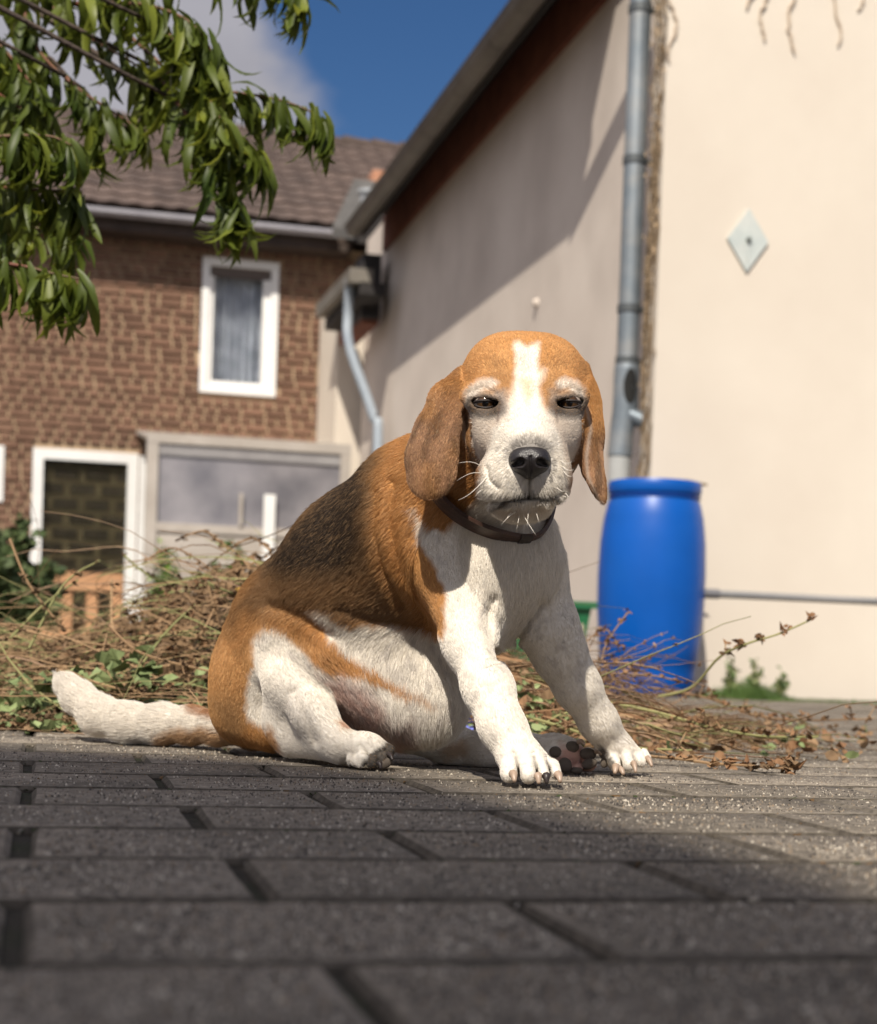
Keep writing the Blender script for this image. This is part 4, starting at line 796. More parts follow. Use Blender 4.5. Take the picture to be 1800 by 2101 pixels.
# front leg on the right
cap((1098,1190,1.86,72),(1126,1290,1.86,60),'legR',.03)
chain([(1128,1290,1.86,60),(1150,1345,1.87,53),(1186,1410,1.88,46),(1228,1480,1.895,38),(1255,1520,1.91,38)],'legR',.02)
ell((1276,1546,1.915),(50,36,48),'legR',.014,-25,flow=EX*.6-EY*.6)
for x,y,r,dd in ((1262,1568,19,1.885),(1290,1570,19,1.882),(1314,1562,18,1.900),(1327,1556,14,1.925)):
    cap((x-6,y-14,dd+.012,r*.9),(x,y,dd,r),'legR',.003,EX*.5-FW*.6-EY*.4)
# near hind leg
ell((527,1390,2.04),(100,118,95),'hind',.03,0,flow=-EY*.8-EX*.25)
cap((505,1460,2.05,72),(560,1490,2.02,56),'hind',.025,-EY*.6+EX*.3)
chain([(562,1335,1.985,52),(596,1400,1.945,54),(645,1470,1.905,42),(695,1522,1.875,35)],'hind',.018)
ell((600,1475,1.955),(66,64,50),'hind',.02,0,flow=EX*.4-EY*.6)
cap((600,1520,1.95,36),(700,1536,1.88,31),'hind',.02)
ell((750,1534,1.862),(50,37,40),'hind',.012,-12,flow=EX*.8-EY*.4)
for x,y,r,dd in ((795,1540,19,1.862),(786,1556,19,1.845),(765,1564,18,1.838),(742,1566,16,1.845)):
    cap((x-20,y-9,dd+.006,r*.95),(x,y,dd,r),'hind',.003,EX*.8-EY*.5)
# flank fold and lower belly
chain([(600,1300,1.965,58),(690,1352,1.93,52),(775,1395,1.915,48),(830,1420,1.92,46)],'belly',.03,EX*.8-EY*.5)
ell((880,1440,1.91),(85,95,85),'belly',.03,0,flow=-EY)
# far hind leg
cap((850,1480,1.97,70),(925,1530,1.985,42),'far',.025)
chain([(925,1532,1.985,42),(1000,1538,1.965,36),(1070,1538,1.95,34),(1125,1540,1.94,34)],'far',.016)
ell((1148,1543,1.925),(56,40,36),'far',.012,-12,flow=EX)
for x,y,r,dd in ((1172,1533,18,1.918),(1207,1548,19,1.918),(1209,1568,18,1.912),(1143,1544,18,1.912),(1160,1571,18,1.905),(1184,1576,16,1.905)):
    cap((x-8,y+4,dd+.018,r*.8),(x,y,dd,r*.92),'far',.003,EX)
# tail
chain([(520,1496,2.08,40),(450,1492,2.12,33),(395,1488,2.15,35),(335,1486,2.17,38),(265,1484,2.19,39),(205,1468,2.21,37),(162,1432,2.23,31),(138,1407,2.24,21),(117,1387,2.25,7)],'tail',.018)
# head
HF=EY*.5+FW*.8
ell((1034,800,1.745),(95,117,110),'head',.02,0,flow=HF); ell((1118,802,1.745),(94,116,110),'head',.03,0,flow=HF)
ell((1080,868,1.735),(122,92,92),'head',.03,0,flow=HF)
ell((1080,925,1.722),(98,88,84),'head',.03,0,flow=HF)
cap((1080,838,1.668,44),(1086,912,1.603,43),'head',.035,HF)
ell((1082,938,1.628),(80,60,56),'head',.022,0,flow=HF)
ell((1031,985,1.616),(58,58,52),'head',.016,12,flow=-EX*.7-EY*.4+FW*.4)
ell((1126,984,1.619),(50,56,50),'head',.016,-12,flow=EX*.7-EY*.4+FW*.4)
ell((1070,1036,1.642),(68,38,48),'head',.012,0,flow=-EY*.8+FW*.5)
ell((992,806,1.684),(50,32,26),'head',.02,10,flow=EY*.7-EX*.5); ell((1166,806,1.684),(46,32,26),'head',.02,-10,flow=EY*.7+EX*.5)
ell((1082,895,1.672),(98,62,58),'head',.045,0,flow=HF)
# ears: flattened cones
def flap(pts,g,thick,yaw=0,k=.006,flow=None,rot=0):
    for i in range(len(pts)-1):
        a,b=pts[i],pts[i+1]; A,B=P3(a),P3(b); y=R(yaw); w=(-FW)*math.cos(y)+EX*math.sin(y); tt=(B-A)/np.linalg.norm(B-A); w=w-tt*(w@tt); w/=np.linalg.norm(w)
        PR.append(dict(t='f',a=A,b=B,ra=a[3]*a[2]/CF,rb=b[3]*b[2]/CF,w=w,s=thick,g=NG[g],k=k,fl=(B-A)/np.linalg.norm(B-A)))
flap([(950,772,1.730,27),(920,812,1.715,41),(895,880,1.702,50),(884,930,1.697,57),(884,968,1.695,57)],'earL',4.0,-24)
flap([(1200,765,1.735,30),(1212,815,1.728,44),(1216,880,1.722,52),(1214,940,1.715,50),(1224,985,1.712,36),(1232,1012,1.712,22)],'earR',4.0,62)
def sd(p,q):
    if q['t']=='c':
        a,b,ra,rb=q['a'],q['b'],q['ra'],q['rb']; ba=b-a; l2=ba@ba; pa=p-a; h=np.clip(pa@ba/l2,0,1)
        return np.linalg.norm(pa-h[:,None]*ba,axis=1)-(ra+(rb-ra)*h)
    if q['t']=='e':
        v=(p-q['a'])@q['M'].T; r=q['r']; k0=np.linalg.norm(v/r,axis=1); k1=np.linalg.norm(v/(r*r),axis=1); return k0*(k0-1)/np.maximum(k1,1e-6)
    a,b,ra,rb,w,s=q['a'],q['b'],q['ra'],q['rb'],q['w'],q['s']; ba=b-a; l2=ba@ba; pa=p-a; h=np.clip(pa@ba/l2,0,1); v=pa-h[:,None]*ba; vw=v@w
    rr=ra+(rb-ra)*h; u=np.sqrt(np.maximum((v*v).sum(1)-vw*vw,0))
    cup=np.minimum(u/.028,1.3)**2*.0035; vw=vw+cup-.001
    e=np.sqrt(u*u+(vw*s)**2)+1e-9; return (e-rr)*e/np.sqrt(u*u+(vw*s*s)**2+1e-12)
def bound(q):
    if q['t']=='e': return q['a'],q['r'].max()
    c=(q['a']+q['b'])/2; return c,np.linalg.norm(q['b']-q['a'])/2+max(q['ra'],q['rb'])
for q in PR: q['bc'],q['br']=bound(q)
def segd(px,py,poly):
    d=np.full(px.shape,1e9)
    for (x0,y0_),(x1,y1) in zip(poly[:-1],poly[1:]):
        vx,vy=x1-x0,y1-y0_; t=np.clip(((px-x0)*vx+(py-y0_)*vy)/(vx*vx+vy*vy),0,1); d=np.minimum(d,np.hypot(px-x0-t*vx,py-y0_-t*vy))
    return d
# creases (depth in mm, + cuts in, - swells): polyline in picture units, width, depth, groups
CREASE=[
 ([(868,1010),(850,1100),(872,1180),(896,1250)],14,3.5,(0,)),
 ([(810,990),(805,1080),(825,1160),(860,1235),(890,1290)],13,4,(0,4)),
 ([(775,1010),(770,1090),(790,1170),(830,1240)],9,3.5,(0,)),
 ([(835,1050),(828,1120),(850,1200)],20,-1.5,(0,)),
 ([(700,1250),(770,1270),(860,1280)],12,3,(0,9)),
 ([(560,1245),(620,1262),(680,1305)],14,4,(0,6,9)),
 ([(1010,1225),(1000,1260),(1003,1300),(1020,1350)],10,6,(0,4)),
 ([(1112,1235),(1085,1275),(1065,1310)],9,5,(0,5)),
 ([(990,1030),(1040,1026),(1080,1019),(1120,1022),(1150,1010)],4.5,5,(1,)),
 ([(1087,975),(1086,1018)],4,4,(1,)),
 ([(1000,960),(1005,985),(1022,1000)],6,3,(1,)),
 ([(1081,720),(1081,830)],16,2.5,(1,)),
 ([(1040,868),(1082,862),(1122,870)],6,1.0,(1,)),
 ([(968,808),(994,797),(1024,812)],5,1.8,(1,)),([(1144,810),(1170,797),(1196,808)],5,1.8,(1,)),
 ([(604,1420),(640,1500),(650,1520)],10,4,(6,)),
 ([(800,1560),(775,1540),(755,1528)],4,1.5,(6,)),
 ([(1056,1545),(1064,1580),(1067,1612)],4,3.5,(4,)),([(1094,1545),(1102,1580),(1104,1612)],4,3.5,(4,)),([(1120,1555),(1130,1585),(1132,1612)],4,3,(4,)),([(1272,1545),(1277,1570),(1278,1590)],4,2.5,(5,)),([(1300,1545),(1304,1565),(1306,1590)],4,2.5,(5,)),([(740,1530),(755,1550),(748,1575)],4,3,(6,)),([(765,1520),(778,1540),(775,1565)],4,3,(6,)),
 ([(1018,1335),(990,1348)],5,1,(4,)),([(1036,1396),(1010,1406),(985,1408)],5,1,(4,)),
]
EYES=[((996,828,1.6685),4),((1169,828,1.6690),-4)]
def field(p,want=False):
    n=len(p); d=np.full(n,1.0); gi=np.zeros(n,np.int8); dm=np.full(n,9.0); 
    if want: fl=np.zeros((n,3)); ws=np.zeros(n)
    for q in PR:
        dist=np.linalg.norm(p-q['bc'],axis=1); ix=np.nonzero(dist<q['br']+.045)[0]
        if not len(ix): continue
        s=sd(p[ix],q); k=q['k']; c=d[ix]; h=np.maximum(k-np.abs(c-s),0)/k; d[ix]=np.minimum(c,s)-h*h*k*.25
        b=s<dm[ix]; jx=ix[b]; dm[jx]=s[b]; gi[jx]=q['g']
        if want: w=np.exp(-np.clip(s,-.01,.2)/.008); ws[ix]+=w; fl[ix]+=w[:,None]*q['fl']
    # creases near the surface
    ix=np.nonzero(np.abs(d)<.02)[0]
    if len(ix):
        pr=prj(p[ix]); px,py=pr[:,0],pr[:,1]; gg=gi[ix]; dd=d[ix]
        for poly,w,mm,grp in CREASE:
            xs=[a[0] for a in poly]; ys=[a[1] for a in poly]
            m=(px>min(xs)-3*w)&(px<max(xs)+3*w)&(py>min(ys)-3*w)&(py<max(ys)+3*w)&np.isin(gg,grp)
            if m.any(): 
                e=segd(px[m],py[m],poly); dd[m]+=mm*.001*np.exp(-(e/w)**2)
        d[ix]=dd
        for c,rt_ in EYES:
            a=R(rt_); dx,dy=px-c[0],py-c[1]; u=dx*math.cos(a)+dy*math.sin(a); v=-dx*math.sin(a)+dy*math.cos(a)+.008*u*u*.5
            e=np.sqrt((u/22.5)**2+(v/8.6)**2)-1; m=(e<1.6)&(pr[:,2]<1.70)&(gg==1)
            cut=-(e*9.5*1.69/CF)*.9
            k=.0015; A=d[ix]; Bc=np.where(m,cut,-1); h=np.maximum(k-np.abs(A-Bc),0)/k; d[ix]=np.maximum(A,Bc)+h*h*k*.25
    d=d+np.where(gi==1,.0012,np.where((gi==2)|(gi==3),.0,np.where((gi==4)|(gi==5),.0028,.0022)))
    d=np.maximum(d,.0012-p[:,2])
    if want:
        f=fl/np.maximum(ws,1e-9)[:,None]; return d,gi,f
    return d
def nets(fn,lo,hi,h,B=8):
    lo=np.array(lo); nb=np.ceil((np.array(hi)-lo)/(h*B)).astype(int); n=nb*B
    ci=np.stack(np.meshgrid(*[np.arange(k) for k in nb],indexing='ij'),-1).reshape(-1,3); cc=lo+(ci+.5)*B*h-h*.5
    dc=fn(cc); act=np.abs(dc)<B*h*.87*1.25+.006
    D=np.empty(tuple(n),np.float32); V_=D.reshape(nb[0],B,nb[1],B,nb[2],B)
    V_[...]=np.where(dc>0,1,-1).reshape(*nb)[:,None,:,None,:,None]
    off=np.stack(np.meshgrid(*[np.arange(B)]*3,indexing='ij'),-1).reshape(-1,3)
    A=ci[act]; 
    for s in range(0,len(A),600):
        a=A[s:s+600]; idx=(a[:,None,:]*B+off[None]).reshape(-1,3); v=fn(lo+idx*h); D[idx[:,0],idx[:,1],idx[:,2]]=v
    S=D<0; m=np.zeros(tuple(n-1),np.uint8)
    cs=[(i,j,k) for i in(0,1) for j in(0,1) for k in(0,1)]
    sl=lambda c,X:X[c[0]:c[0]+n[0]-1,c[1]:c[1]+n[1]-1,c[2]:c[2]+n[2]-1]
    for c in cs: m+=sl(c,S)
    cells=np.argwhere((m>0)&(m<8)); 
    del m; m=None; vid=np.full(tuple(n-1),-1,np.int32); vid[cells[:,0],cells[:,1],cells[:,2]]=np.arange(len(cells))
    acc=np.zeros((len(cells),3)); cnt=np.zeros(len(cells))
    val={c:D[cells[:,0]+c[0],cells[:,1]+c[1],cells[:,2]+c[2]] for c in cs}
    for a in cs:
        for ax in range(3):
            if a[ax]==0:
                b=list(a); b[ax]=1; b=tuple(b); va,vb=val[a],val[b]; x=(va<0)!=(vb<0); t=np.where(x,va/(va-vb+1e-20),0)
                q=np.array(a,float)[None]+0*acc; q[:,ax]+=t; acc[x]+=q[x]; cnt[x]+=1
    vert=lo+(cells+acc/cnt[:,None])*h
    F=[]
    for ax in range(3):
        u,w=(ax+1)%3,(ax+2)%3
        a=[slice(None)]*3; a[ax]=slice(0,-1); b=[slice(None)]*3; b[ax]=slice(1,None); X=S[tuple(a)]!=S[tuple(b)]
        e=np.argwhere(X); e=e[(e[:,u]>0)&(e[:,w]>0)&(e[:,u]<n[u]-1)&(e[:,w]<n[w]-1)]
        g=lambda du,dw:vid[tuple((e-np.eye(3,dtype=int)[u]*du-np.eye(3,dtype=int)[w]*dw).T)]
        q=np.stack([g(0,0),g(1,0),g(1,1),g(0,1)],1); neg=S[e[:,0],e[:,1],e[:,2]]
        q[~neg]=q[~neg][:,::-1]; F.append(q)
    F=np.concatenate(F); F=F[(F>=0).all(1)]; del D,S,vid,m
    return vert,F
def relax(v,F,it,lam=.5,w=None):
    E=np.concatenate([F[:,[i,(i+1)%4]] for i in range(4)]); n=len(v)
    for _ in range(it):
        s=np.zeros_like(v); c=np.bincount(E[:,0],minlength=n)+np.bincount(E[:,1],minlength=n)
        for ax in range(3): s[:,ax]=np.bincount(E[:,0],v[E[:,1],ax],n)+np.bincount(E[:,1],v[E[:,0],ax],n)
        v=v+lam*(s/np.maximum(c,1)[:,None]-v)
    return v
def npmesh(name,v,F,mats,smooth=True):
    me=bpy.data.meshes.new(name); me.vertices.add(len(v)); me.vertices.foreach_set('co',np.asarray(v,np.float32).ravel())
    k=F.shape[1]; me.loops.add(len(F)*k); me.loops.foreach_set('vertex_index',F.astype(np.int32).ravel()); me.polygons.add(len(F)); me.polygons.foreach_set('loop_start',np.arange(len(F),dtype=np.int32)*k); me.polygons.foreach_set('loop_total',np.full(len(F),k,np.int32))
    me.update(); me.validate(); 
    if smooth: me.shade_smooth()
    for m_ in mats: me.materials.append(m_)
    return me
import time as _t; _t0=_t.time()
lo=np.min([q['bc']-q['br'] for q in PR],0)-.01; hi=np.max([q['bc']+q['br'] for q in PR],0)+.01; lo[2]=-.008
VX=.0019 if not globals().get('DOG_VX') else DOG_VX
DV,DF=nets(field,lo,hi,VX); DV=relax(DV,DF,2,.5); print('dog',len(DV),len(DF),round(_t.time()-_t0,1),'s')
# drop loose crumbs: keep everything (volumes overlap)
# ---- coat colours
def inpoly(px,py,poly):
    r=np.zeros(px.shape,bool); n=len(poly)
    for i in range(n):
        x0,y0_=poly[i]; x1,y1=poly[(i+1)%n]
        if y0_==y1: continue
        c=((y0_>py)!=(y1>py))&(px<(x1-x0)*(py-y0_)/(y1-y0_)+x0); r^=c
    return r
def soft(px,py,poly,w):
    s=segd(px,py,list(poly)+[poly[0]]); s=np.where(inpoly(px,py,poly),s,-s); return np.clip(.5+s/(2*w),0,1)**1.0
WHT=np.array([.80,.75,.67]);TAN=np.array([.50,.248,.083]);TANL=np.array([.62,.36,.155]);BRN=np.array([.205,.12,.06]);BLK=np.array([.030,.024,.020]);GRY=np.array([.40,.36,.33]);PNK=np.array([.50,.33,.28]);DTN=np.array([.27,.115,.035]);EARB=np.array([.19,.09,.042]);EARP=np.array([.37,.21,.118])
def vnoise(p,s,seed=0):
    q=p*s+seed*7.13; i=np.floor(q).astype(np.int64); f=q-i; f=f*f*(3-2*f); r=0
    for a in (0,1):
        for b in (0,1):
            for c in (0,1):
                hsh=((i[:,0]+a)*73856093)^((i[:,1]+b)*19349663)^((i[:,2]+c)*83492791)^(seed*2654435); hsh=(hsh^(hsh>>13))*1274126177; v=((hsh^(hsh>>16))&0xffff)/65535.
                r=r+v*np.where(a,f[:,0],1-f[:,0])*np.where(b,f[:,1],1-f[:,1])*np.where(c,f[:,2],1-f[:,2])
    return r
def mixc(c,col,a): return c*(1-a[:,None])+col*a[:,None]
def coat(p,gi):
    pr=prj(p); px,py=pr[:,0].copy(),pr[:,1].copy()
    px0,py0=px.copy(),py.copy()
    px+=14*(vnoise(p,60,1)-.5)+9*(vnoise(p,220,2)-.5); py+=14*(vnoise(p,60,3)-.5)+9*(vnoise(p,220,4)-.5)
    n1=vnoise(p,35,5); n2=vnoise(p,140,6)
    S=lambda poly,w=8: soft(px,py,poly,w)
    col=np.tile(WHT,(len(p),1))
    body=(gi==0)|(gi==6)|(gi==9)|(gi==8)|(gi==4)|(gi==5)|(gi==7)
    # torso tan
    t=S([(300,700),(1010,700),(1010,990),(960,1050),(935,1062),(912,1092),(872,1075),(846,1040),(858,1103),(897,1170),(914,1222),(907,1308),(865,1290),(824,1286),(782,1283),(722,1288),(677,1262),(638,1250),(677,1306),(729,1351),(828,1404),(900,1440),(828,1418),(729,1386),(645,1370),(618,1330),(590,1300),(545,1281),(518,1315),(514,1385),(503,1440),(514,1477),(560,1515),(566,1560),(300,1600)],6)
    c=np.tile(TAN,(len(p),1)); c=mixc(c,TANL,.35*n1)
    br=S([(440,1330),(470,1250),(530,1150),(600,1060),(700,960),(790,880),(775,960),(760,1050),(770,1130),(800,1200),(860,1285),(700,1290),(640,1262),(560,1262),(500,1262)],26); c=mixc(c,BRN,br*.85)
    bk=S([(545,1155),(605,1075),(700,978),(768,905),(750,985),(742,1060),(738,1120),(722,1165),(660,1172),(590,1168)],30); c=mixc(c,BLK,np.clip(bk*1.15,0,.9))
    rp=S([(424,1330),(470,1280),(520,1262),(600,1275),(640,1320),(600,1420),(560,1560),(400,1560)],16)*(1-br); c=mixc(c,TANL*.92,rp*.55)
    dk=S([(425,1430),(500,1440),(505,1500),(470,1520)],22); c=mixc(c,BRN,dk*.5)
    mt=((gi==0)|(gi==6)|(gi==9)|(gi==4)); col=mixc(col,c,t*mt)
    lt=S([(470,1525),(520,1480),(560,1500),(572,1560),(480,1560)],8); col=mixc(col,TAN*.9,lt*(gi==6)*.8)
    # belly skin
    pk=S([(640,1390),(700,1380),(775,1440),(800,1510),(830,1520),(815,1560),(720,1510),(670,1470)],16)*((gi==9)|(gi==6)&(px>700)&(py<1490)); col=mixc(col,PNK*1.05,pk*.85)
    pk=S([(800,1480),(850,1470),(850,1530),(800,1540)],14)*(gi==9); col=mixc(col,PNK*.7,pk*.8)
    col=mixc(col,GRY*1.2,(gi==9)*np.clip((n2-.55)*2,0,.45)*(1-t))
    # grey skin shade in the leg
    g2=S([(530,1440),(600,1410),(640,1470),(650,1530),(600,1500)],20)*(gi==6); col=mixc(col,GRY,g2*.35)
    # under-neck tan patch / brown patch on far leg
    q=S([(905,1528),(950,1522),(962,1550),(912,1562)],8)*(gi==7); col=mixc(col,TANL*.8,q*.55)
    q=S([(690,1478),(708,1470),(720,1490),(700,1492)],7)*(gi==6); col=mixc(col,TANL,q*.4)
    # front legs: faint ticking
    col=mixc(col,GRY*1.1,np.isin(gi,(4,5))*np.clip((n2-.62)*2.2,0,.3)*(1-t))
    # paws: dark between toes
    q=np.maximum(S([(733,1592),(757,1548),(773,1532),(798,1512),(835,1530),(820,1595)],6),0)*(gi==6); col=mixc(col,BLK*1.6,q*.95)
    for poly in ([(1058,1555),(1064,1580),(1067,1612)],[(1096,1552),(1103,1585),(1104,1612)],[(1122,1560),(1130,1585),(1132,1610)]): col=mixc(col,BLK*3,np.exp(-(segd(px0,py0,poly)/3.2)**2)*(gi==4)*.6)
    q=S([(1228,1535),(1242,1545),(1262,1572),(1240,1580),(1226,1560)],4)*(gi==5); col=mixc(col,BLK*2,q*.85)
    q=S([(1120,1565),(1160,1552),(1195,1545),(1235,1560),(1235,1600),(1120,1600)],8)*(gi==7)+S([(1150,1525),(1195,1530),(1200,1560),(1150,1560)],8)*(gi==7); col=mixc(col,PNK*[1.1,.85,.75],np.clip(q,0,1)*.8)  # far sole's pink skin, lightened in place of sunlight it misses
    # tail
    tl=gi==8; q=S([(360,1425),(470,1430),(520,1480),(430,1470),(395,1462)],8)*tl; col=mixc(col,DTN*1.3,q*.9)
    q=S([(330,1505),(420,1495),(520,1500),(520,1560),(330,1560)],9)*tl; col=mixc(col,TANL*.8,q*.85); q=np.clip((px-455)/50,0,1)*tl; col=mixc(col,TAN*.7,q*.9)
    q=np.clip((150-px)/60,0,1)*tl; col=mixc(col,GRY,q*.25)
    # ---- head
    hd=gi==1; px=px0+5*(vnoise(p,150,7)-.5); py=py0+5*(vnoise(p,150,8)-.5); S=lambda poly,w=6: soft(px,py,poly,w)
    h=np.tile(TAN*1.02,(len(p),1)); h=mixc(h,TANL*1.1,.5*n1+.2*n2)
    h=mixc(h,BRN*1.5,S([(1010,735),(1055,760),(1058,830),(1025,820),(1000,770)],14)*.35); h=mixc(h,BRN*1.5,S([(1110,760),(1150,745),(1150,800),(1118,830)],14)*.35)
    lower=S([(955,838),(985,842),(1030,838),(1052,800),(1060,760),(1120,760),(1106,800),(1118,838),(1140,842),(1196,838),(1200,880),(1188,930),(1176,1000),(1168,1080),(960,1080),(978,1000),(985,960),(968,930),(955,890)],9)
    h=mixc(h,(WHT*.74+GRY*.10+TANL*.16),lower*.95)
    h=mixc(h,WHT,S([(1054,705),(1066,703),(1082,713),(1098,706),(1107,705),(1104,760),(1103,805),(1112,838),(1132,865),(1150,900),(1160,960),(1168,1000),(1150,1040),(1080,1075),(1010,1060),(982,1000),(1000,930),(1012,885),(1040,855),(1056,825),(1062,790),(1058,750)],6))
    h=mixc(h,TANL*1.15,S([(1070,775),(1092,775),(1094,812),(1082,830),(1074,812)],8)*.45)
    for poly in ([(953,842),(957,806),(966,794),(985,781),(1010,778),(1024,787),(1012,799),(988,804),(970,816),(962,842)],[(1146,797),(1142,786),(1160,776),(1184,784),(1197,804),(1202,836),(1194,836),(1188,814),(1166,801)]): h=mixc(h,WHT*.92,np.clip(S(poly,7)*1.2,0,1)*.8)
    h=mixc(h,GRY*.9,S([(1016,800),(1040,800),(1042,850),(1022,860),(1022,830),(1015,806)],7)*.7); h=mixc(h,GRY*.8,S([(1125,800),(1150,790),(1148,812),(1140,855),(1124,850)],7)*.5)
    h=mixc(h,GRY*1.0,S([(965,850),(1015,856),(1005,890),(985,960),(962,910)],16)*.22); h=mixc(h,GRY*.9,S([(1155,855),(1195,850),(1185,920),(1165,930)],16)*.25)
    for c_,rt_ in EYES: h=mixc(h,(GRY*.8+WHT*.12),np.clip(1.3-np.hypot((px0-c_[0])/34,(py0-c_[1]+9)/15)*1.0,0,1)*.75)
    for c_,rt_ in EYES:
        e=np.sqrt(((px-c_[0])/40)**2+((py-c_[1]-6)/26)**2); h=mixc(h,BLK*2.6,np.clip((1.25-e)*2.0,0,1)*.85)
        sg=1 if c_[0]<1080 else -1
        h=mixc(h,BLK*1.6,np.clip(1.2-np.hypot((px0-c_[0]-sg*20)/15,(py0-c_[1]-18)/9),0,1)*.75)
        h=mixc(h,BLK*3+np.array([.05,.01,0]),np.exp(-(segd(px0,py0,[(c_[0]+sg*30,c_[1]+12),(c_[0]+sg*26,c_[1]+38)])/2.2)**2)*.6)
    # muzzle ticking, grey nose bridge, mouth
    tick=np.clip((vnoise(p,300,9)-.62)*3.5,0,1)*S([(990,960),(1050,950),(1060,1020),(1150,1020),(1160,960),(1130,930),(1040,905),(1000,930)],16); h=mixc(h,GRY*.5,tick*.8)
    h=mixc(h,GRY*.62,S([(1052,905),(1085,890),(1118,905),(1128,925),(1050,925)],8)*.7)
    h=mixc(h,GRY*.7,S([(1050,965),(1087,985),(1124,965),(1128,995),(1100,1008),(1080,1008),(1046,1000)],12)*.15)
    mo=np.exp(-(segd(px0,py0,[(1012,1040),(1030,1036),(1050,1026),(1080,1019),(1110,1020),(1140,1022)])/5.0)**2); h=mixc(h,BLK,mo*.95)
    h=mixc(h,BLK,S([(1058,1012),(1082,1006),(1105,1012),(1118,1022),(1084,1026),(1052,1026)],4)*.9)
    h=mixc(h,TANL*.9,S([(1010,1045),(1070,1040),(1140,1030),(1120,1048),(1070,1056),(1030,1056)],7)*.25)
    h=mixc(h,DTN,S([(935,900),(965,925),(985,960),(980,1040),(930,1040)],9)*.9); h=mixc(h,DTN,S([(1192,900),(1215,900),(1215,1000),(1165,1000),(1176,950)],9)*.9)
    back=pr[:,2]>1.73; h=mixc(h,TAN,np.clip((pr[:,2]-1.725)/.02,0,1)*(py0<1000)*1.0)
    col=np.where(hd[:,None],h,col)
    # ---- ears
    px,py=px0,py0
    e=np.tile(EARP,(len(p),1)); st=vnoise(p*np.array([1,1,.35]),180,11); st2=vnoise(p*np.array([1,1,.5]),60,12)
    e=mixc(e,EARB*.6,np.clip(np.clip((st-.45)*2.6,0,1)*.6+np.clip((st2-.42)*2.8,0,1)*.65,0,1)); e=mixc(e,TAN*.8,np.clip((vnoise(p,45,13)-.5)*3,0,1)*.5); e=mixc(e,EARP*1.5,np.clip((st2-.55)*3,0,1)*.5*(py>940))
    e=mixc(e,TAN*1.0,np.clip((850-py)/70,0,1)*.85); 
    e=mixc(e,DTN*.7,np.exp(-((px-905-(880-py)*.25)/20)**2)*np.clip((920-py)/60,0,1)*.5*(gi==2))
    col=np.where((gi==2)[:,None],e,col)
    e=np.tile(TAN,(len(p),1)); e=mixc(e,EARB,np.clip((py-850)/50,0,1)*.75); e=mixc(e,EARP*1.25,np.clip((st2-.45)*3,0,1)*np.clip((py-880)/40,0,1)*.8); e=mixc(e,EARB*.35,np.clip((st-.5)*3,0,1)*np.clip((py-870)/40,0,1)*.6)
    e=mixc(e,WHT*.9,np.exp(-(segd(px,py,[(1196,800),(1204,840),(1212,875),(1203,930),(1206,975),(1232,1032)])/4.)**2)*.4)
    col=np.where((gi==3)[:,None],e,col)
    return np.clip(col,0,1),t,pr
_,DG,_fl=field(DV,True)
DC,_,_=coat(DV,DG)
dog=empty('dog',(0,0,0)); 
rl0=at(760,1400,1.95); dog.location=(rl0[0],rl0[1],0)
tag(dog,'old tan, white and black beagle sitting splayed on the paving with leather collar','dog')
skin=bpy.data.materials.new('coat'); skin.use_nodes=True; nt=skin.node_tree; b=nt.nodes['Principled BSDF']; at_=nt.nodes.new('ShaderNodeAttribute'); at_.attribute_name='coat'; nt.links.new(at_.outputs['Color'],b.inputs['Base Color']); b.inputs['Roughness'].default_value=.85; b.inputs['Specular IOR Level'].default_value=.15
n_=nt.nodes.new('ShaderNodeTexNoise'); n_.inputs['Scale'].default_value=500; tc_=nt.nodes.new('ShaderNodeTexCoord'); nt.links.new(tc_.outputs['Object'],n_.inputs[0]); bp_=nt.nodes.new('ShaderNodeBump'); bp_.inputs['Strength'].default_value=.35; bp_.inputs['Distance'].default_value=.001; nt.links.new(n_.outputs[0],bp_.inputs['Height']); nt.links.new(bp_.outputs[0],b.inputs['Normal'])
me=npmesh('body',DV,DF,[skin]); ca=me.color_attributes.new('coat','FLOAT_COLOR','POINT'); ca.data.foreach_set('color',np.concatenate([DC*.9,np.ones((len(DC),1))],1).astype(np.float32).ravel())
body=bpy.data.objects.new('body',me); C.objects.link(body); body.parent=dog; W2(body)
def raysurf(px,py,d0=1.4,d1=2.3):   # first point of the dog's surface along a pixel ray
    q=ray(px,py); t=np.arange(d0,d1,.001); v=field(CAM+t[:,None]*q[None]); i=np.argmax(v<0); return CAM+q*t[i],t[i]
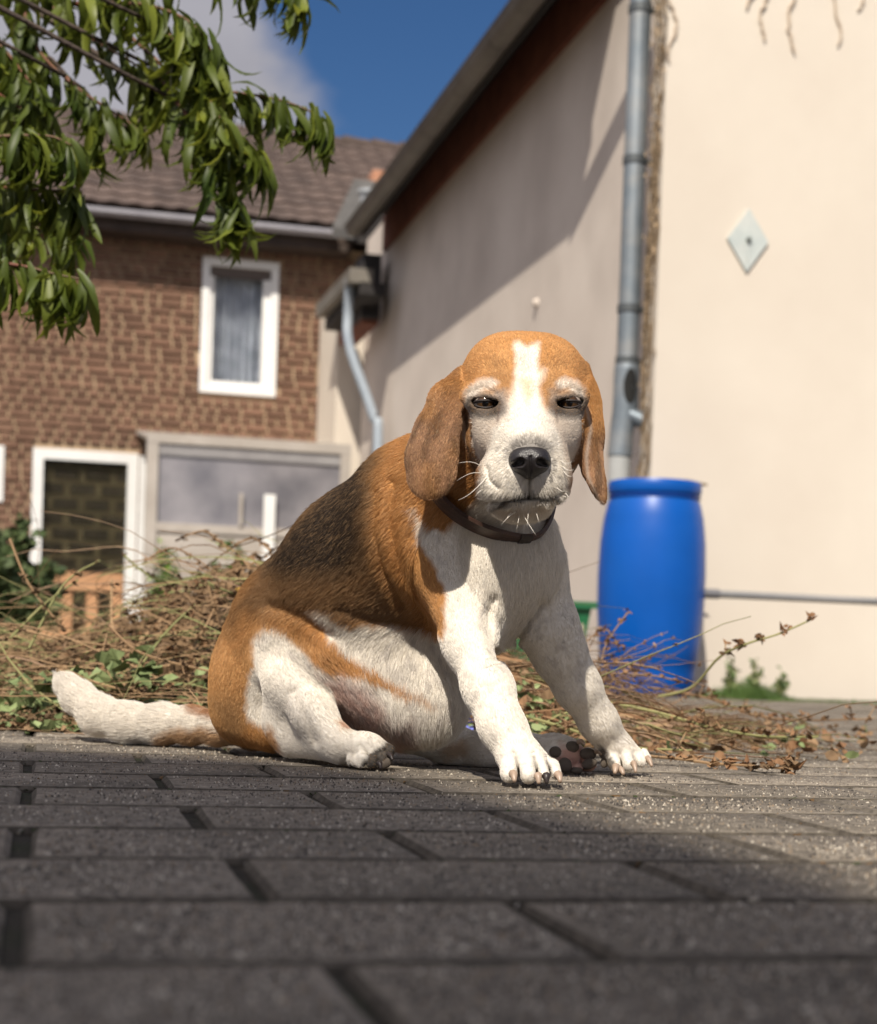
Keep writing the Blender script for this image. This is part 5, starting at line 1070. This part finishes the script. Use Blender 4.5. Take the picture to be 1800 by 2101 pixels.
# ---- fur
hm=bpy.data.materials.new('fur'); hm.use_nodes=True; nt=hm.node_tree; b=nt.nodes['Principled BSDF']; a_=nt.nodes.new('ShaderNodeAttribute'); a_.attribute_name='furcol'; nt.links.new(a_.outputs['Color'],b.inputs['Base Color']); b.inputs['Roughness'].default_value=.45; b.inputs['Specular IOR Level'].default_value=.32
tl_=nt.nodes.new('ShaderNodeBsdfTranslucent'); nt.links.new(a_.outputs['Color'],tl_.inputs[0]); mx_=nt.nodes.new('ShaderNodeMixShader'); mx_.inputs[0].default_value=.22; nt.links.new(b.outputs[0],mx_.inputs[1]); nt.links.new(tl_.outputs[0],mx_.inputs[2]); nt.links.new(mx_.outputs[0],nt.nodes['Material Output'].inputs[0])
def fur(name,NH,seed,lenmul=1,radmul=1,lift=1):
    r=np.random.default_rng(seed); tri=np.concatenate([DF[:,[0,1,2]],DF[:,[0,2,3]]]); A,B_,C_=DV[tri[:,0]],DV[tri[:,1]],DV[tri[:,2]]
    nn=np.cross(B_-A,C_-A); ar=np.linalg.norm(nn,axis=1)/2; nn/=np.maximum(2*ar,1e-12)[:,None]; cen=(A+B_+C_)/3
    tocam=CAM-cen; tocam/=np.linalg.norm(tocam,axis=1)[:,None]; fac=(nn*tocam).sum(1); w=ar*np.where(fac>-.25,1,.28)*(cen[:,2]>.004)
    hdm=np.isin(DG[tri[:,0]],(1,2,3)); w*=np.where(hdm,1.9,1)
    ix=r.choice(len(tri),NH,p=w/w.sum()); u=r.random((NH,2)); s=u.sum(1)>1; u[s]=1-u[s]
    p=A[ix]+(B_-A)[ix]*u[:,:1]+(C_-A)[ix]*u[:,1:]; n=nn[ix]
    _,gi,fl=field(p,True)
    # head flow: away from the nose
    nose=at(1087,935,1.60); eyeb=fl.copy(); away=p-nose; away/=np.linalg.norm(away,axis=1)[:,None]; hd=(gi==1)
    fl=np.where(hd[:,None],fl*.35+away*.9,fl)
    fl=fl+.20*np.stack([vnoise(p,28,20)-.5,vnoise(p,28,21)-.5,vnoise(p,28,22)-.5],1)*1.6
    fl-=n*(fl*n).sum(1)[:,None]; fl/=np.maximum(np.linalg.norm(fl,axis=1),1e-6)[:,None]
    col,t,pr=coat(p,gi)
    Lg=np.choose(np.clip(gi,0,9),[.0105,.0042,.0042,.0042,.0046,.0046,.0056,.0046,.0125,.0125])*lenmul
    Lg=np.where((gi==0)&(t<.5),.0105*lenmul,Lg); Lg=np.where((gi==1)&(pr[:,1]<880),.0042*lenmul,Lg); Lg=np.where((gi==1)&(pr[:,1]>1000),.008*lenmul,Lg)
    # bare spots: paw pads, eyes, nose
    px,py=pr[:,0],pr[:,1]; keep=np.ones(NH,bool)
    for c_,_r in EYES: keep&=~((((px-c_[0])/26)**2+((py-c_[1]-1)/12)**2<1)&(gi==1))
    keep&=~((((px-1087)/43)**2+((py-948)/34)**2<1)&(gi==1))
    keep&=~((gi==7)&(px>1128)&(py>1522)&(fac[ix]>.2)&(r.random(NH)<.75))
    pawm=((gi==4)&(py>1545))|((gi==5)&(py>1535))|((gi==6)&(px>720)&(py>1500)); Lg=np.where(pawm,.0026,Lg)
    neareye=np.zeros(NH,bool)
    for c_,_r in EYES: neareye|=(((px-c_[0])/45)**2+((py-c_[1])/26)**2<1)&(gi==1)
    Lg=np.where(neareye,.0028,Lg)
    skinb=(gi==9)&(px>640)&(px<800)&(py>1400); Lg=np.where(skinb,.008,Lg); keep&=~(skinb&(r.random(NH)<.62))
    p,n,fl,col,Lg,gi=p[keep],n[keep],fl[keep],col[keep],Lg[keep],gi[keep]; NH=len(p)
    Lg=Lg*r.uniform(.6,1.25,NH); cl=np.stack([vnoise(p,160,30)-.5,vnoise(p,160,31)-.5,vnoise(p,160,32)-.5],1)
    sleek=np.where(gi==8,.6,1.)[:,None]*np.where(np.isin(gi,(9,8)),1.,np.where(gi==0,.75,.45))[:,None]; rnd=(r.normal(0,1,(NH,3))*.11+cl*.24)*sleek; lf=(.13+.12*r.random(NH))[:,None]*lift
    short=np.isin(gi,(1,2,3,4,5)); lf=np.where(short[:,None],lf*.8,lf)
    d0=fl+n*lf*1.8+rnd; d0/=np.linalg.norm(d0,axis=1)[:,None]; d1=fl+n*lf*.55+rnd; d1/=np.linalg.norm(d1,axis=1)[:,None]; d2=fl+n*lf*.05+rnd*1.3-np.array([0,0,.10]); d2/=np.linalg.norm(d2,axis=1)[:,None]
    K=4; pts=np.empty((NH,K,3),np.float32); st=Lg[:,None]/3; pts[:,0]=p-n*.0008; pts[:,1]=p+d0*st; pts[:,2]=pts[:,1]+d1*st; pts[:,3]=pts[:,2]+d2*st
    pts[:,:,2]=np.maximum(pts[:,:,2],.0012)
    br=r.uniform(.85,1.14,NH); dark=col.mean(1)<.16
    c=col*br[:,None]; lum=r.random(NH); c=np.where((dark&(lum<.17))[:,None],c*0+np.array([.30,.19,.10])*br[:,None],c)
    tanm=(col[:,0]>.28)&(col[:,2]<.14); c=np.where((tanm&(lum<.08))[:,None],c*.55,c); c=np.where((tanm&(lum>.90))[:,None],c*.5+np.array([.7,.45,.22])*.5,c)
    wh=col.min(1)>.45; c=np.where((wh&(lum<.03))[:,None],c*.75,c)
    c=np.clip(c,0,.93)
    hc=bpy.data.hair_curves.new(name); hc.add_curves([K]*NH); 
    hc.attributes['position'].data.foreach_set('vector',pts.ravel())
    ra=hc.attributes.get('radius') or hc.attributes.new('radius','FLOAT','POINT'); rr=np.array([.00011,.00010,.00008,.00002],np.float32)*radmul; ra.data.foreach_set('value',np.tile(rr,NH))
    fc=hc.attributes.new('furcol','FLOAT_COLOR','CURVE'); fc.data.foreach_set('color',np.concatenate([c,np.ones((NH,1))],1).astype(np.float32).ravel())
    hc.materials.append(hm); o=bpy.data.objects.new(name,hc); C.objects.link(o); o.parent=dog; W2(o); return o
NHAIR=globals().get('N_HAIR',430000)
if NHAIR: fur('fur',NHAIR,1,1,1.25); 
# ---- nose
NP=[]
def nose_f(p):
    pr=prj(p); c=at(1087,946,1.596); v=p-c; x=v@EX; y=v@EY; z=-(v@FW); s=1.59/CF
    def E(cx,cy,cz,rx,ry,rz): 
        q=np.stack([(x/s-cx)/rx,(y/s-cy)/ry,(z/s-cz)/rz],1); return (np.linalg.norm(q,axis=1)-1)*min(rx,ry,rz)*s
    def sm(a,b,k): h=np.maximum(k-np.abs(a-b),0)/k; return np.minimum(a,b)-h*h*k/4
    d=sm(E(0,4,0,43,30,36),E(-16,-3,4,25,24,32),.004); d=sm(d,E(16,-3,4,25,24,32),.004); d=sm(d,E(0,-20,0,17,18,26),.005)
    for sx in (-1,1):
        n_=sm(E(sx*21,-7,33,9.5,8,14),E(sx*33,-11,24,9,4,14),.003); h=np.maximum(.002-np.abs(d+n_),0)/.002; d=np.maximum(d,-n_)+h*h*.002/4
    g_=np.exp(-(x/s/2.6)**2)*(y/s<6)*.0014; return d+g_
c=at(1087,946,1.596); nv,nf=nets(nose_f,c-.034,c+.034,.00075); nv=relax(nv,nf,2)
nm=bpy.data.materials.new('nose_leather'); nm.use_nodes=True; nt=nm.node_tree; b=nt.nodes['Principled BSDF']; b.inputs['Base Color'].default_value=(.013,.010,.010,1); b.inputs['Roughness'].default_value=.36; b.inputs['Specular IOR Level'].default_value=.6
v_=nt.nodes.new('ShaderNodeTexVoronoi'); v_.inputs['Scale'].default_value=900; tc_=nt.nodes.new('ShaderNodeTexCoord'); nt.links.new(tc_.outputs['Object'],v_.inputs['Vector']); bp_=nt.nodes.new('ShaderNodeBump'); bp_.inputs['Strength'].default_value=.5; bp_.inputs['Distance'].default_value=.0006; nt.links.new(v_.outputs['Distance'],bp_.inputs['Height']); nt.links.new(bp_.outputs[0],b.inputs['Normal'])
o=bpy.data.objects.new('nose',npmesh('nose',nv,nf,[nm])); C.objects.link(o); o.parent=dog; W2(o)
# ---- eyes
em=bpy.data.materials.new('eye'); em.use_nodes=True; nt=em.node_tree; b=nt.nodes['Principled BSDF']; b.inputs['Roughness'].default_value=.10; b.inputs['Specular IOR Level'].default_value=.35
tc_=nt.nodes.new('ShaderNodeTexCoord'); vm=nt.nodes.new('ShaderNodeVectorMath'); vm.operation='MULTIPLY'; vm.inputs[1].default_value=(1,1,0); nt.links.new(tc_.outputs['Object'],vm.inputs[0]); ln=nt.nodes.new('ShaderNodeVectorMath'); ln.operation='LENGTH'; nt.links.new(vm.outputs[0],ln.inputs[0])
rp_=nt.nodes.new('ShaderNodeValToRGB'); rp_.color_ramp.elements[0].position=.30; rp_.color_ramp.elements[0].color=(.004,.003,.003,1); rp_.color_ramp.elements[1].position=.36; rp_.color_ramp.elements[1].color=(.075,.038,.016,1)
for pos,cc_ in ((.80,(.045,.022,.010,1)),(.88,(.012,.008,.006,1)),(.95,(.30,.24,.20,1))): e_=rp_.color_ramp.elements.new(pos); e_.color=cc_
ml_=nt.nodes.new('ShaderNodeMath'); ml_.operation='MULTIPLY'; ml_.inputs[1].default_value=1/.0098; nt.links.new(ln.outputs['Value'],ml_.inputs[0]); nt.links.new(ml_.outputs[0],rp_.inputs[0]); nt.links.new(rp_.outputs[0],b.inputs['Base Color'])
lidm=bpy.data.materials.new('eyelid'); lidm.use_nodes=True; b=lidm.node_tree.nodes['Principled BSDF']; b.inputs['Base Color'].default_value=(.020,.013,.011,1); b.inputs['Roughness'].default_value=.6
for c_,rt_ in EYES:
    r_=.0118; ctr=at(c_[0],c_[1],1.6672+r_)
    g=MB(); n1_,n2_=32,18; prof=[(r_*math.sin(math.pi*i/n2_)+1e-6,-r_*math.cos(math.pi*i/n2_)) for i in range(n2_+1)]; g.lathe(prof,n=32)
    o=g.build('eye',em,dog,smooth=True); z=-ray(c_[0],c_[1]); z/=np.linalg.norm(z); x=np.cross([0,0,1],z); x/=np.linalg.norm(x); y=np.cross(z,x)
    M=Matrix([[x[i],y[i],z[i],ctr[i]-dog.location[i]] for i in range(3)]+[[0,0,0,1]]); o.matrix_basis=M
    g=MB(); up_=[];lw=[]
    for i in range(13):
        u=-23+46*i/12; vv=8.0*math.sqrt(max(0,1-(u/23.5)**2)); 
        for lst,sy,off in ((up_,-1,0),(lw,1,0)):
            X_,Y_=c_[0]+u,c_[1]+sy*vv*(1.0 if sy<0 else .85)-.004*u*u+1.5; dd=Vector(at(X_,Y_,1)-CAM); q=ray(X_,Y_); oc=CAM-ctr; bq=q@oc; disc=bq*bq-(q@q)*(oc@oc-(r_+.0006)**2); t_=(-bq-math.sqrt(max(disc,0)))/(q@q); lst.append(CAM+q*t_)
    g.tube(up_,.0012,8); g.tube(lw,.0010,8); W2(g.build('eyelid',lidm,dog,smooth=True))
# ---- claws and pads
claw=mat('claw',(.30,.215,.155),(.38,.28,.21),.4,200,spec=.5); clawd=mat('claw_dark',(.03,.022,.02),rough=.4)
def clw(a,b,r,m_): 
    A,B=at(*a),at(*b); mid=(A+B)/2+UP3*.002; g=MB(); P=cat([A,mid,B],4); g.tube(P,[r*(1-.65*(i/(len(P)-1))**1.5) for i in range(len(P))],8); W2(g.build('claw',m_,dog,smooth=True))
clw((1053,1588,1.655),(1056,1604,1.645),.0048,claw); clw((1104,1592,1.648),(1106,1608,1.642),.0046,claw); clw((1121,1592,1.648),(1122,1608,1.643),.0046,clawd); clw((1145,1590,1.662),(1150,1605,1.652),.0048,claw)
clw((1264,1574,1.868),(1262,1587,1.858),.0050,claw); clw((1300,1566,1.868),(1305,1585,1.858),.0040,claw); clw((1328,1556,1.900),(1338,1573,1.89),.0040,claw); clw((1270,1578,1.870),(1280,1589,1.86),.0046,claw)
clw((798,1548,1.842),(806,1560,1.832),.0035,clawd); clw((778,1566,1.825),(782,1578,1.82),.0035,clawd)
clw((1188,1522,1.905),(1200,1528,1.895),.0034,claw); clw((1224,1542,1.91),(1234,1548,1.90),.0034,claw)
padm=mat('paw_pad',(.085,.066,.052),(.14,.115,.09),.75,260,4,bump=.6,bscale=700,bdist=.0008,spec=.35)
def pad(x,y,d,rx,ry,rz=9,rot=0):
    g=MB(); n2_=10; g.lathe([(math.sin(math.pi*i/n2_)+1e-6,-math.cos(math.pi*i/n2_)) for i in range(n2_+1)],n=20); s=d/CF; a=R(rot); X=EX*math.cos(a)+EY*math.sin(a); Y=-EX*math.sin(a)+EY*math.cos(a); c=at(x,y,d)-np.array(dog.location)
    o=g.build('paw_pad',padm,dog,smooth=True); o.matrix_basis=Matrix([[X[i]*rx*s,Y[i]*ry*s,-FW[i]*rz*s,c[i]] for i in range(3)]+[[0,0,0,1]])
def padat(x,y,rx,ry,rz=9,rot=0): 
    _,t=raysurf(x,y); pad(x,y,t+.0015,rx,ry,rz,rot)
padat(1173.5,1533,15.5,12.5,9,5); padat(1206.5,1547.5,17,13,9,-8); padat(1209,1567.5,17,11,9,20); padat(1140,1543,13,12,8,0); padat(1160,1570,14,16,9,20); padat(1183,1581,13,8,8,0)
padat(1244,1560,10,17,7,-25)
padat(790,1566,16,11,8,25)
# ---- collar
PRa=PR; PR=[q for q in PRa if q['g']==0]; q1_,q2_,q3_=[raysurf(*v)[0] for v in ((948,1052),(1042,1088),(1112,1070))]; PR=PRa; ax=np.cross(q2_-q1_,q3_-q1_); ax/=np.linalg.norm(ax); ax*=np.sign(ax@(P3((1065,930,1.75))-P3((905,1045,1.885)))); cc=P3((1005,1000,1.80)); cc=cc-ax*((cc-q2_)@ax); u_=np.cross(ax,UP3); u_/=np.linalg.norm(u_); v_=np.cross(ax,u_)
PRs=PR; PR=[q for q in PRs if q['g'] in (0,)]; rad=[]
for i in range(72):
    a=i/72*2*math.pi; d=u_*math.cos(a)+v_*math.sin(a); t=np.arange(.02,.11,.0007); v=field(cc+t[:,None]*d[None]); j=np.argmax(v>0); rad.append(t[j] if v.max()>0 else .08)
PR=PRs; rad=np.minimum(np.array(rad),.10); 
for _ in range(6): rad=(np.roll(rad,1)+rad+np.roll(rad,-1))/3
def band(name,rad,w,t,mt,a0=0,a1=72,bulge=0):
    g=MB(); prof=[(-w,0),(-w*.8,t),(-w*.3,t*1.15),(w*.3,t*1.15),(w*.8,t),(w,0),(w*.5,-t*.3),(-w*.5,-t*.3)]; idx=list(range(a0,a1)); full=(a1-a0)==72
    for i in idx:
        a=(i%72)/72*2*math.pi; d=u_*math.cos(a)+v_*math.sin(a)
        for (s,h) in prof: g.v.append(tuple(cc+d*(rad[i%72]+h+bulge)+ax*s))
    m_=len(idx)
    for i in range(m_ if full else m_-1):
        for j in range(8): g.f.append((i*8+j,i*8+(j+1)%8,((i+1)%m_)*8+(j+1)%8,((i+1)%m_)*8+j)); g.mi.append(0)
    if not full: g.f+=[tuple(range(8)),tuple(range((m_-1)*8,m_*8))[::-1]]; g.mi+=[0,0]
    return g.build(name,mt,dog,smooth=True,autosmooth=.9)
lea=mat('collar_leather',(.026,.012,.008),(.065,.028,.017),.42,60,6,bump=.4,bscale=240,bdist=.0015,spec=.5)
cb=W2(band('collar',rad+.005,.0105,.0036,lea))
ang=np.array([prj(cc+(u_*math.cos(i/72*6.2832)+v_*math.sin(i/72*6.2832))*rad[i]) for i in range(72)])
vis=[i for i in range(72) if ang[i,2]<prj(cc)[2]]; print('collar px',[(i,int(ang[i,0]),int(ang[i,1])) for i in vis][::3])
kb=min(range(72),key=lambda i:abs(ang[i,0]-1068)+ (0 if ang[i,1]>1040 else 500)); 
o=band('keeper',rad+.005,.0122,.0030,clawd,kb-1,kb+2,.0022); W2(o)
# ---- whiskers
wk=mat('whisker',(.75,.70,.62),rough=.4); rk=random.Random(4)
for (x,y,dx,dy,bend,ln) in [(990,958,-48,-8,6,1),(992,972,-54,14,8,1),(998,980,-52,42,-8,1.1),(990,1005,-25,22,3,.6),(1060,1050,-40,34,4,.8),(1066,1056,-8,42,3,.8),(1074,1056,30,48,-3,.9),(1084,1050,-4,46,3,.7),(1150,945,30,2,-5,.8),(1152,955,32,10,-6,.8),(1155,965,28,16,-6,.7),(1100,1050,12,40,3,.6),(1142,1000,30,12,-4,.6),(1050,1052,-22,30,4,.6),(1160,1010,18,26,0,.5)]:
    try: p,t=raysurf(x,y)
    except Exception: continue
    if t>1.75: t=1.64
    P=[at(x+dx*ln*s+bend*math.sin(s*3.14)*0.6*(1 if dx<0 else -1)*.5,y+dy*ln*s-bend*math.sin(s*3.14),t-.014*math.sin(s*2)) for s in np.linspace(0,1,8)]
    g=MB(); g.tube(P,[.00042*(1-.75*i/7) for i in range(8)],5); W2(g.build('whisker',wk,dog,smooth=True))
g=MB()
for c_,_r in EYES:
    for k in range(16):
        u=-24+48*k/15; q=raysurf(c_[0]+u,c_[1]-11)[0]; g.tube([q,q+EX*(u*.00008+rk.uniform(-.0008,.0008))+EY*.0012-FW*.0045,q+EX*(u*.00012)-EY*.001-FW*.0075],[.00022,.00018,.00006],4)
W2(g.build('eyelashes',clawd,dog))
print('dog total',round(_t.time()-_t0,1),'s')
